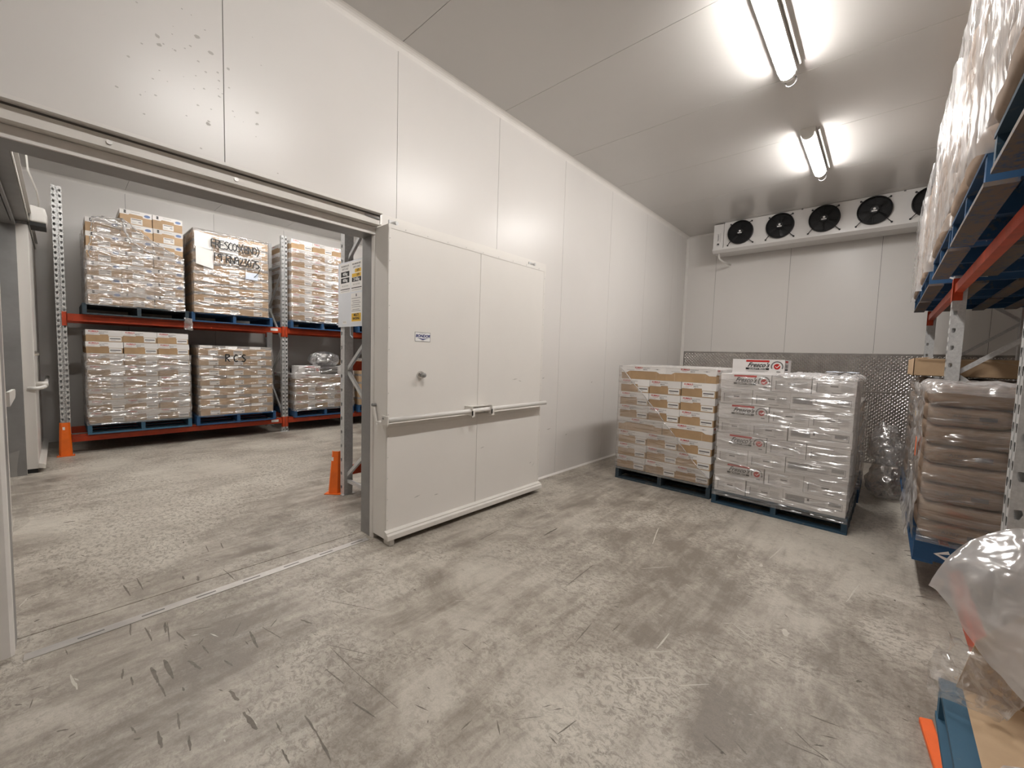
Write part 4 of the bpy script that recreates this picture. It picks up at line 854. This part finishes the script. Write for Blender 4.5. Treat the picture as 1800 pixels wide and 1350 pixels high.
# floor stacks
w1 = film('clear wrap hanging diagonally over the brown floor cartons', FP1, [(0.0, 1.1), (0.0, .0), (1.15, .0)], lerp_pts([(0, 1.46), (1.1, 1.465), (1.62, .92), (2.05, .42), (2.26, .22)]), .13, 'film', .006, .013, 1.)
k = MB(); k.tube([FP1 @ Vector((s_-1.1, -.016-.006*math.sin(s_*30), z)) for s_, z in [(1.1+1.15*i/40, lerp_pts([(0, 1.46), (1.1, 1.465), (1.62, .92), (2.05, .42), (2.26, .22)])(1.1+1.15*i/40)) for i in range(41)]], .005, 'film_white', 6); k.obj('rolled_edge', w1, True)
film('tight clear wrap around the white floor cartons', FP2, [(0.01, .3), (0.01, .004), (1.155, .004), (1.15, 1.15)], lerp_pts([(0, 1.42), (9, 1.43)]), .10, 'film', .008, .012, 4.)
def lid_sheet(label, F, x0, x1, y0, y1, z, mat, amp, seed, drop=.0):
    P = []
    for i in range(41):
        row = []
        for j in range(41):
            u, v = i/40, j/40; e = min(u, 1-u, v, 1-v)
            row.append(F @ Vector((x0+(x1-x0)*u+.012*fbm(u*5, v*5, seed), y0+(y1-y0)*v, z+.008+amp*abs(fbm(u*6, v*6, seed))+amp*.6*abs(fbm(u*17, v*17, seed+2))-drop*max(0, .04-e)/.04)))
        P.append(row)
    return tag(MB().grid(P, mat).obj('wrap_sheet', None, True, False), label, 'plastic wrap', 'stretch wraps')
lid_sheet('crumpled clear film gathered on top of the white floor cartons', FP2, .5, 1.17, .01, 1.16, .1505+8*.1595, 'film_white', .03, 7., .03)
lid_sheet('flat clear film over the top of the brown floor cartons', FP1, 0, 1.15, .0, 1.15, .1505+8*.1645, 'film_thick', .008, 9., .01)
k = MB(); P = [[FP2 @ Vector((.86+.26*u, .55+.3*v, 1.452+.022*abs(fbm(u*4, v*4, 2))+.02)) for v in (0, .2, .4, .6, .8, 1)] for u in (0, .2, .4, .6, .8, 1)]
k.grid(P, 'paper_blue'); tag(k.obj('blue_paper', None, True, False), 'pale blue slip under film atop the white floor cartons', 'paper')
# far rack stacks
w2 = film('torn clear wrap sagging across the tan carton stack', FL('A'), [(.045, 1.0), (.045, .015), (1.12, .015)], lerp_pts([(0, 1.05), (.97, 1.0), (1.0, .62), (1.04, .62), (1.08, 1.17), (1.33, 1.22), (1.37, 1.25), (1.62, 1.02), (2.06, .80)]), -.02, 'film_thick', .012, .016, 11., fray=.015)
FA = FL('A'); rr_ = random.Random(4)
def rope(pts, r): 
    q = []
    for a, b in zip(pts[:-1], pts[1:]):
        for i in range(8): t = i/8; q.append(FA @ Vector((a[0]+(b[0]-a[0])*t+rr_.uniform(-.008, .008), -.012-rr_.uniform(0, .012), a[1]+(b[1]-a[1])*t+rr_.uniform(-.008, .008))))
    MB().tube(q, [r*rr_.uniform(.6, 1.4) for _ in q], 'film_white', 6).obj('gathered_edge', w2, True)
rope([(.43, 1.23), (.72, 1.0), (.95, .86), (1.13, .80)], .010); rope([(.43, 1.23), (.46, 1.05), (.52, .93), (.66, .84), (.8, .80)], .016); rope([(.12, 1.17), (.25, 1.2), (.43, 1.23)], .012); rope([(.12, 1.17), (.10, .9), (.08, .62)], .006)
film('clear wrap around the handwritten carton stack', FL('B'), [(.03, 1.0), (.03, .014), (1.10, .014), (1.10, .5)], lerp_pts([(0, 1.31), (9, 1.31)]), -.02, 'film', .010, .014, 14.)
film('clear wrap around the carton stack by the orange guard', FL('C'), [(.005, 1.0), (.005, .008), (1.155, .008), (1.155, .4)], lerp_pts([(0, .99), (9, 1.0)]), -.02, 'film_thick', .010, .014, 17., fray=.02)
film('clear wrap around the RCS carton stack', FL('D'), [(.03, 1.0), (.03, .014), (1.115, .014), (1.115, .5)], lerp_pts([(0, 1.13), (9, 1.13)]), -.02, 'film', .010, .014, 20.)
film('clear wrap around the upper stack right of the post', FL('E'), [(.01, 1.1), (.01, .012), (1.165, .012)], lerp_pts([(0, 1.3), (9, 1.3)]), -.03, 'film', .010, .014, 23., fray=.02)
film('clear wrap around the stack under the clear bag', FL('F'), [(.01, 1.1), (.01, .012), (1.165, .012), (1.165, .4)], lerp_pts([(0, .62), (1.0, .66), (1.3, .86), (1.62, .78), (2.3, .9)]), -.03, 'film_thick', .012, .014, 26., fray=.02)
# documents and marker writing on the handwritten stack (world: facing +x at x = XPF - small)
def sheet_paper(name, label, y0, z0, y1, z1, mat, x=XPF+.012, tilt=0.):
    P = [[(x+.004*math.sin(5*u+3*v), y0+(y1-y0)*u, z0+(z1-z0)*v+tilt*u) for v in (0, .25, .5, .75, 1)] for u in (0, .25, .5, .75, 1)]
    return tag(MB().grid(P, mat).obj(name, None, True, False), label, 'paper', 'delivery papers under wrap')
sheet_paper('delivery_paper', 'white delivery papers at the left of the handwritten stack', 1.475, 3.13, 1.70, 3.37, 'paper', tilt=-.02)
sheet_paper('delivery_paper', 'long pale delivery paper hanging low on the handwritten stack', 1.49, 2.86, 1.72, 3.14, 'paper', tilt=-.05)
sheet_paper('delivery_paper', 'white delivery paper behind the marker lettering on the handwritten stack', 1.80, 3.10, 2.07, 3.34, 'paper', tilt=-.01)
sheet_paper('delivery_paper', 'small pale blue slip on the right of the handwritten stack', 2.17, 2.72, 2.36, 2.84, 'paper_blue')
GL = {'F': [[(0, 0), (0, 1)], [(0, 1), (.6, 1)], [(0, .55), (.45, .55)]], 'R': [[(0, 0), (0, 1), (.5, .95), (.55, .7), (.1, .5), (.6, 0)]], 'E': [[(.6, 1), (0, 1), (0, 0), (.6, 0)], [(0, .5), (.5, .5)]],
      'S': [[(.6, .9), (.3, 1), (.05, .8), (.3, .55), (.6, .3), (.35, 0), (0, .1)]], 'C': [[(.6, .85), (.3, 1), (.03, .6), (.1, .15), (.35, 0), (.6, .15)]], 'O': [[(.3, 1), (.03, .7), (.05, .25), (.3, 0), (.58, .3), (.58, .75), (.3, 1)]],
      '(': [[(.4, 1.15), (.1, .7), (.1, .3), (.4, -.15)]], ')': [[(.1, 1.15), (.4, .7), (.4, .3), (.1, -.15)]], 'B': [[(0, 0), (0, 1), (.5, .85), (.4, .58), (.05, .5), (.55, .35), (.5, .05), (0, 0)]], 'N': [[(0, 0), (.02, 1), (.55, 0), (.6, 1)]],
      '1': [[(.25, 1), (.2, 0)]], '9': [[(.55, .8), (.3, 1), (.05, .75), (.25, .5), (.55, .75), (.5, 0)]], '2': [[(.05, .8), (.3, 1), (.55, .75), (.05, 0), (.6, .02)]], '3': [[(.05, .95), (.5, .95), (.25, .55), (.58, .3), (.3, 0), (0, .1)]],
      '0': [[(.3, 1), (.05, .6), (.2, .05), (.5, .2), (.55, .75), (.3, 1)]], '7': [[(0, 1), (.55, .95), (.2, 0)]], '5': [[(.55, 1), (.1, 1), (.08, .6), (.5, .5), (.5, .1), (.05, .05)]], ' ': []}
def marker(text, y0, z0, size, pitch, slope, x, w=.011):
    k = MB(); y = y0
    for ch in text:
        for st in GL[ch]:
            pts = []
            for (a0, b0), (a1, b1) in zip(st[:-1], st[1:]):
                for i in range(4): pts.append((a0+(a1-a0)*i/4, b0+(b1-b0)*i/4))
            pts.append(st[-1])
            k.ribbon([(x+.0005*i/len(pts), y+a*size*.8, z0+slope*(y-y0)+b*size) for i, (a, b) in enumerate(pts)], w, 'ink_black', (1, 0, 0))
        y += pitch
    return k
wr = marker('FRESCOS(BNO)', 1.69, 3.155, .125, .058, -.02, XPF+.042, .016); wr2 = marker('19 RN923075', 1.71, 2.945, .125, .060, -.05, XPF+.042, .018)
wr2.ribbon([(XPF+.042, 2.36, 2.98), (XPF+.042, 2.385, 2.93), (XPF+.042, 2.36, 2.85), (XPF+.042, 2.29, 2.76)], .01, 'ink_black', (1, 0, 0))
tag(wr.obj('marker_writing', None, False, False), 'black marker lettering, upper line written on the upper carton wrap', 'writing')
tag(wr2.obj('marker_writing', None, False, False), 'black marker number, lower line written on the upper carton wrap', 'writing')
tag(marker('RCS', 1.86, 1.31, .12, .115, 0, XPF+.042, .02).obj('marker_writing', None, False, False), 'black marker letters RCS on the lower carton wrap', 'writing')

def crumpled(name, label, loc, size, seed, mat='film_bag', amp=.16, cat='plastic bag', squash=0., n=4):
    bm = bmesh.new(); bmesh.ops.create_icosphere(bm, subdivisions=n, radius=1)
    for v in bm.verts:
        c = v.co.copy(); r = 1+amp*fbm(c.x*1.6+seed, c.y*1.6, c.z*1.6)+amp*.45*abs(fbm(c.x*5, c.y*5+seed, c.z*5))
        v.co = Vector((c.x*size[0], c.y*size[1], c.z*size[2]))*r
        if v.co.z < -size[2]*(1-squash): v.co.z = -size[2]*(1-squash)+.01*fbm(c.x*4, c.y*4, seed)
    zmin = min(v.co.z for v in bm.verts)
    for v in bm.verts: v.co.z -= zmin
    me = bpy.data.meshes.new(name); bm.to_mesh(me); bm.free(); me.materials.append(MATS[mat]); me.polygons.foreach_set('use_smooth', [True]*len(me.polygons))
    return tag(ob(name, me, None, loc), label, cat, 'loose clear plastic bags')
crumpled('plastic_bag', 'crumpled clear bag bulging on top of the lower rack stack', (XPF-.3, 3.62, .263+.151+4*.1655+.16), (.22, .3, .17), 2., squash=.3)
k = MB(); hb = .263+.151+4*.1655
reg('wtop', proto_white(.40, .36, .16, 'brand'))
carton('wtop', Matrix.Translation((XPF-.21, 3.24, hb+.002)) @ Matrix.Rotation(R90, 4, 'Z'), 'white carton with red print under film on the lower stack', 'odd boxes under the clear bag')
for i in range(4):
    b = MB().box(-.15, -.16, 0, .15, .16, .036, 'ink_grey' if i % 2 else 'black_plastic'); o = b.obj('tray'); o.location = (XPF-.19, 3.63, hb+.002+i*.0375); tag(o, f'dark shallow tray, {ORD[i]} up in the pile beside the white carton', 'tray', 'dark trays under the clear bag')
for i in range(3):
    b = MB().box(-.13, -.16, 0, .13, .16, .05, 'lid_white'); o = b.obj('flat_box'); o.location = (XPF-.18, 3.95, hb+.002+i*.052); tag(o, f'flat white box, {ORD[i]} up in the pile right of the dark trays', 'box', 'flat white boxes under the clear bag')
b = MB().box(-.12, -.2, 0, .12, .2, .09, 'black_plastic').obj('crate'); b.location = (XPF-.62, 3.33, hb+.003); tag(b, 'low black crate behind the white carton on the lower stack', 'crate')
# film tail hanging off the upper beam between the two upper stacks
P = [[(XPF+.02+.012*fbm(u*3, v*3, 8), 1.33+.10*u+.02*fbm(v*3, u, 2), 2.0-.19*v-.02*u) for v in [q/10 for q in range(11)]] for u in [q/6 for q in range(7)]]
tag(MB().grid(P, 'film_white').obj('wrap_tail', None, True, False), 'tail of loose film hanging over the upper beam', 'plastic wrap', 'stretch wraps')
P = [[(XPF+.015+.03*u-.3*v, 1.44+1.08*t_/12, 2.094+.0+.004*math.sin(9*t_/12)+.003*fbm(t_*.5, v*3, 1)) for v in (0, .3, .6, 1)] for t_ in range(13) for u in (0,)]
tag(MB().grid(P, 'kraft_sheet').obj('kraft_liner', None, True, False), 'brown paper liner edge under the handwritten stack', 'paper')

# ---------------------------------------------------------------- sacks
def sack_me(w, d, h, seed, mark):
    bm = bmesh.new(); bmesh.ops.create_cube(bm, size=2); bmesh.ops.subdivide_edges(bm, edges=bm.edges[:], cuts=7, use_grid_fill=True)
    for v in bm.verts:
        c = v.co; p = 9.0; r = max((abs(c.x)**p+abs(c.y)**p)**(1/p), 1e-6); p2 = 5.0; rz = (r**p2+abs(c.z)**p2)**(1/p2)
        q = Vector((c.x/rz, c.y/rz, c.z/rz)); k = .010
        v.co = Vector((q.x*w/2*1.01+k*fbm(c.x+seed, c.y, c.z), q.y*d/2*1.01+k*fbm(c.x, c.y+seed, c.z), q.z*h/2*1.04+k*.4*fbm(c.x*2, c.y*2+seed, c.z)))
        v.co.z = max(-h/2, min(h/2, v.co.z))+h/2
    me = bpy.data.meshes.new('sack'); bm.to_mesh(me); bm.free(); me.materials.append(MATS['sack_kraft']); me.polygons.foreach_set('use_smooth', [True]*len(me.polygons)); return me
def sack_print(w, d, h, side):
    k = MB(); o = .006
    if side == 'x':            # faces local -y end
        y = -d/2*1.02-o
        k.mesh(text_me('A1387', .03), Matrix.Translation((-w*.1, y, h*.58)) @ Matrix.Rotation(PI/2, 4, 'X'), 'ink_grey'); k.box(-w*.24, y, h*.38, -w*.04, y+.0005, h*.41, 'ink_grey'); k.box(w*.1, y, h*.42, w*.3, y+.0005, h*.62, 'ink_grey'); k.box(-w*.2, y, h*.28, w*.2, y+.0005, h*.30, 'ink_grey')
    return k.me('sack_print', fix=False)
SK = {'end': sack_me(.375, .56, .128, 1., 0), 'end2': sack_me(.37, .56, .128, 5., 0), 'long': sack_me(.375, .56, .128, 9., 0)}; SKP = sack_print(.375, .56, .128, 'x')
def sack(F, kind, cx, cy, z, rot, label, group, pr=False):
    o = ob('sack', SK[kind]); o.matrix_world = F @ Matrix.Translation((cx, cy, z)) @ Matrix.Rotation(rot, 4, 'Z'); tag(o, label, 'sack', group)
    if pr: ob('sack_print', SKP, o)
    return o
def sack_stack(F, z0, layers, where, group, near=True, lh=.1275):
    """frame: local x runs from the near end (camera side) away along the rack, local y from the aisle inwards; footprint 1.165"""
    for L in range(layers):
        z = z0+L*lh; a = L % 2 == 0        # a: long sides face the camera end
        if a:   # two sacks long across the camera end, three rows away
            for i in range(3):
                for j in range(2):
                    if not (i == 0 or j == 0 or L == layers-1): continue
                    sack(F, 'long', .02+.19+.385*i, .02+.285+.575*j, z, 0, f"brown sack, {ORD[L]} layer up, {['near', 'middle', 'far'][i]} row, {['aisle', 'inner'][j]} side, {where}", group)
        else:
            for i in range(2):
                for j in range(3):
                    if not (i == 0 or j == 0 or L == layers-1): continue
                    sack(F, 'end' if (i+j) % 2 else 'end2', .02+.285+.575*i, .02+.19+.385*j, z, -R90, f"brown sack end, {ORD[L]} layer up, {['near', 'far'][i]} row, {['aisle', 'middle', 'inner'][j]} column, {where}", group, i == 0)
def FR(y, z): return Matrix.Translation((XPR-.02 if z < 1 else XPR+.01, y, z)) @ Matrix(((0, 1, 0, 0), (1, 0, 0, 0), (0, 0, 1, 0), (0, 0, 0, 1)))
# FR swaps x and y (a mirror), so the sacks' own turn is undone by giving them proper matrices
def sackR(y0, z0, layers, where, group, lh=.1275, skew=0.):
    X0 = (XPR-.02 if z0 < 1 else XPR-.02)+.012
    for L in range(layers):
        z = z0+L*lh; sh = skew*L/layers
        if L % 2 == 1:          # long sides toward the camera
            for i in range(3):
                for j in range(2):
                    if not (i == 0 or j == 0): continue
                    M = Matrix.Translation((X0+.285+.575*j+sh, y0+.20+.385*i, z)) @ Matrix.Rotation(R90, 4, 'Z')
                    o = ob('sack', SK['long']); o.matrix_world = M; tag(o, f"brown sack lengthwise, {ORD[L]} layer up, {['near', 'middle', 'far'][i]} row, {['aisle', 'inner'][j]} side, {where}", 'sack', group)
        else:
            for i in range(2):
                for j in range(3):
                    if not (i == 0 or j == 0): continue
                    M = Matrix.Translation((X0+.19+.385*j+sh, y0+.295+.575*i, z))
                    o = ob('sack', SK['end' if (i+j) % 2 else 'end2']); o.matrix_world = M; tag(o, f"brown sack end-on, {ORD[L]} layer up, {['near', 'far'][i]} row, {['aisle', 'middle', 'inner'][j]} column, {where}", 'sack', group)
                    if i == 0: ob('sack_print', SKP, o)
sackR(3.86, .393, 8, 'near wrapped sack stack', 'sacks in the near wrapped stack', .1285)
sackR(5.42, .393, 8, 'far sack stack', 'sacks in the stack by the back wall', .1285)
for y, nm in ((1.30, 'nearest'), (2.62, 'second'), (3.90, 'third'), (5.42, 'fourth'), (6.70, 'last')):
    sackR(y, 2.453, 7 if y > 2 else 8, f'{nm} upper right pallet', 'sacks on the upper right pallets', .1285)
I4 = Matrix.Identity(4)
def filmR(label, y0, z0, z1, mat, amp, base, seed, x=None, near=True, flare=0.):
    X0 = x
    path = [(X0, y0+1.17), (X0, y0-.005)] + ([(X0+1.15, y0-.005)] if near else [])
    # walked so that the outside (aisle, then camera end) is on the right-hand side
    return film(label, I4, path, lambda s_: z1+.02*fbm(s_*3, 1, seed), z0, mat, amp, base, seed)
filmR('milky wrap down the aisle side of the near brown sack stack', 3.86, .385, 1.43, 'film_white', .011, .02, 31., XPR-.012, False)
film('clear wrap across the camera end of the near brown sack stack', I4, [(XPR-.012, 3.855), (XPR+1.14, 3.855)], lambda s_: 1.43, .385, 'film', .015, .014, 35.)
filmR('clear wrap over the farther sack stack', 5.42, .385, 1.40, 'film_thick', .012, .02, 33., XPR-.012)
for i, (y, l) in enumerate(((1.30, 'wrap around the nearest upper sacks, cut by the photo edge'), (2.62, 'shiny wrap around the second upper sack stack'), (3.90, 'wrap around the upper sacks just before the rack post'), (5.42, 'wrap around the upper sacks past the rack post'), (6.70, 'wrap around the farthest upper sacks by the fans'))):
    filmR(l, y, 2.43, (3.60, 3.42, 3.50, 3.41, 3.50)[i], 'film_tall', .009, .022, 40.+i, XPR-.012)
# film skirt and slip labels on the near sack stack
P = [[(XPR-.03-.035*(1-v)**2-.006*fbm(u*8, v*3, 3), 3.87+1.1*u, .385+.34*v) for v in [q/8 for q in range(9)]] for u in [q/24 for q in range(25)]]
tag(MB().grid(P, 'film_white').obj('wrap_skirt', None, True, False), 'white film skirt bunched at the foot of the near sack stack', 'plastic wrap', 'stretch wraps')
k = MB(); k.box(XPR-.045, 3.99, .93, XPR-.0435, 4.06, 1.06, 'orange_bright'); tag(k.obj('tag_label'), 'bright orange tag on the wrapped near sack stack', 'label')
k = MB(); c = (XPR-.045, 4.35, 1.20); k.add([(c[0], c[1]+.03*math.cos(a)*(1 if i % 2 else .45), c[2]+.03*math.sin(a)*(1 if i % 2 else .45)) for i, a in enumerate([PI/4*q for q in range(8)])], [tuple(range(8))], 'ink_yellow'); tag(k.obj('star_sticker', None, False, False), 'small yellow star sticker on the near sack wrap', 'sticker')
lid_sheet('bunched clear film lying over the top of the near sack stack', Matrix.Translation((XPR-.02, 3.85, 0)), 0, 1.18, 0, 1.2, .393+8*.1285, 'film_white', .035, 51., .06)
lid_sheet('loose film over the top of the farther sack stack', Matrix.Translation((XPR-.02, 5.40, 0)), 0, 1.18, 0, 1.2, .393+8*.1285, 'film_thick', .03, 53., .05)
# cardboard tray on the farther sack stack
t = thing('cardboard_tray', 'shallow brown cardboard tray on the farther sack stack', 'cardboard tray', (XPR-.04, 5.37, .393+8*.1285+.05)); w, d, h = 1.2, 1.15, .16
MB().box(0, 0, 0, w, d, .006, 'card_tan').obj('tray_base', t)
for a in ((0, 0, w, .006), (0, d-.006, w, d)): MB().box(a[0], a[1], 0, a[2], a[3], h, 'card_tan').obj('tray_wall', t)
for a in ((0, 0, .006, d), (w-.006, 0, w, d)): MB().box(a[0], a[1], 0, a[2], a[3], h, 'card_tan').obj('tray_wall', t)
MB().prism([(0, h), (.10, h+.012), (.10, h+.016), (0, h+.004)], 'y', .0, d, 'card_tan').obj('tray_flap', t)
MB().prism([(.02, h), (.5, h-.02), (.9, h-.12), (.9, h-.11), (.5, h-.01), (.02, h+.006)], 'y', -.02, -.012, 'card_edge').obj('tray_flap', t)
# bags standing on the floor in the aisle behind
crumpled('plastic_bag', 'upper bulging clear bag between white cartons and far sacks', (3.215, 6.62, .40), (.155, .22, .25), 12., amp=.26, squash=.2)
crumpled('plastic_bag', 'lower slumped clear bag on the floor behind white cartons', (3.25, 6.6, 0.001), (.18, .24, .25), 15., amp=.26, squash=.25)
b = MB().box(3.30, 6.95, 0, 3.37, 7.1, .28, 'card_tan').obj('cardboard_offcut'); tag(b, 'tan cardboard offcut standing beside the slumped clear bag', 'cardboard')
# stack behind the white cartons
stack(frame_M((1.86, 6.02, 0), 0), 'dark', .352, .55, 'aaaaaa', .05, .03, .1505, .1645, 'stack behind white ones', 'brown carton', 'cartons on the pallet behind the white ones', 'right')
film('clear wrap on the stack behind the white cartons', frame_M((1.86, 6.02, 0), 0), [(0.03, .015), (1.15, .015), (1.15, 1.15)], lerp_pts([(0, 1.13), (9, 1.13)]), .12, 'film_thick', .012, .014, 61.)

# ---------------------------------------------------------------- near right corner: open pallet with film
ZN = .391
P = []
for i in range(25):
    u = i/24; row = []
    for j in range(25):
        v = j/24; x = XPR+.035+1.05*u; y = 1.02+1.12*v
        row.append((x, y, ZN+.014+.012*math.sin(5*u+2*v)*u+.05*max(0, u-.15)*max(0, v-.55)*2+.006*fbm(u*3, v*3, 2)))
    P.append(row)
tag(MB().grid(P, 'kraft_sheet').obj('kraft_liner', None, True, False), 'tan kraft paper sheet covering the near corner pallet', 'paper')
def net(C_, nu, nv):
    """smooth surface through a grid of control points (Catmull-Rom)"""
    def cr(p, t):
        n = len(p)-1; i = min(int(t*n), n-1); f = t*n-i
        a, b, c, d = p[max(i-1, 0)], p[i], p[i+1], p[min(i+2, n)]
        return b+(c-a)*(.5*f)+(a*2-b*5+c*4-d)*(.5*f*f)+(b*3-a-c*3+d)*(.5*f**3)
    R_ = [[Vector(q) for q in row] for row in C_]
    rows = [[cr(row, j/nv) for j in range(nv+1)] for row in R_]
    return [[cr([rows[k][j] for k in range(len(rows))], i/nu) for j in range(nv+1)] for i in range(nu+1)]
def crinkle(P, amp, sc, seed, edge=.0):
    nu, nv = len(P), len(P[0])
    for i in range(nu):
        for j in range(nv):
            q = P[i][j]; n = fbm(q.x*sc+seed, q.y*sc, q.z*sc); P[i][j] = q+Vector((n*amp*.5, -abs(n)*amp, n*amp*.8))
    return P
SH = [[(3.300, 1.98, .80), (3.335, 2.00, .765), (3.40, 1.97, .66), (3.47, 1.90, .58), (3.56, 1.80, .52)],
      [(3.345, 2.02, .90), (3.39, 1.98, .845), (3.45, 1.92, .74), (3.51, 1.84, .63), (3.60, 1.76, .545)],
      [(3.41, 2.08, .965), (3.46, 1.99, .93), (3.51, 1.90, .82), (3.57, 1.81, .70), (3.66, 1.74, .58)],
      [(3.52, 2.12, 1.02), (3.56, 2.02, .99), (3.60, 1.93, .89), (3.66, 1.82, .76), (3.74, 1.72, .62)],
      [(3.75, 2.15, 1.06), (3.78, 2.05, 1.03), (3.82, 1.95, .93), (3.87, 1.85, .80), (3.92, 1.75, .66)],
      [(4.1, 2.15, 1.06), (4.1, 2.05, 1.02), (4.1, 1.95, .93), (4.1, 1.85, .80), (4.1, 1.75, .68)]]
P = crinkle(crinkle(net(SH, 80, 56), .022, 4., 3.), .010, 13., 6.)
for i, row in enumerate(P):
    row[-1] = row[-1]+Vector((0, 0, .012*fbm(i*.9, 1, 2))); 
tag(MB().grid(P, 'film_sheet').obj('plastic_sheet', None, True, False), 'large frosted plastic sheet bulging over the near corner pallet', 'plastic sheet')
S2 = [[(3.355, 2.02, .64), (3.335, 2.02, .56), (3.315, 2.0, .48), (3.33, 1.98, .425)],
      [(3.40, 2.02, .63), (3.385, 1.99, .56), (3.38, 1.97, .49), (3.385, 1.97, .425)],
      [(3.46, 1.98, .60), (3.455, 1.96, .55), (3.45, 1.95, .48), (3.45, 1.98, .42)],
      [(3.53, 1.93, .57), (3.52, 1.93, .53), (3.50, 1.95, .47), (3.49, 1.99, .42)]]
P = crinkle(net(S2, 36, 36), .03, 16., 8.)
tag(MB().grid(P, 'film_bag').obj('plastic_scrap', None, True, False), 'small crinkled clear film scrap on the near pallet corner', 'plastic sheet')
k = MB(); k.prism([(3.405, ZN+.012), (4.45, ZN+.012), (4.45, ZN+.42), (3.60, ZN+.42), (3.44, ZN+.2)], 'y', 2.12, 2.127, 'card_brown'); tag(k.obj('cardboard_liner'), 'brown cardboard liner standing under the frosted plastic sheet', 'cardboard')
S3 = [[(3.395, 1.50, ZN+.03), (3.40, 1.55, ZN+.10), (3.43, 1.58, ZN+.15)], [(3.43, 1.46, ZN+.06), (3.46, 1.50, ZN+.16), (3.50, 1.52, ZN+.22)], [(3.52, 1.40, ZN+.08), (3.55, 1.44, ZN+.20), (3.60, 1.46, ZN+.27)], [(3.7, 1.35, ZN+.08), (3.74, 1.40, ZN+.2), (3.78, 1.42, ZN+.28)]]
P = crinkle(net(S3, 24, 24), .008, 6., 4.)
tag(MB().grid(P, 'film_white').obj('foam_wrap', None, True, False), 'blurred white wrap at the very corner of the near pallet', 'plastic sheet')
k = MB().prism([(3.352, 2.47), (3.395, 2.49), (3.44, 2.06), (3.40, 2.03)], 'z', .0, .025, 'orange_bright'); bevel(k.obj('guard_plate'), .004, 1)
tag(bpy.data.objects['guard_plate'], 'bright orange flat plate lying on the floor by the near pallet', 'plate')
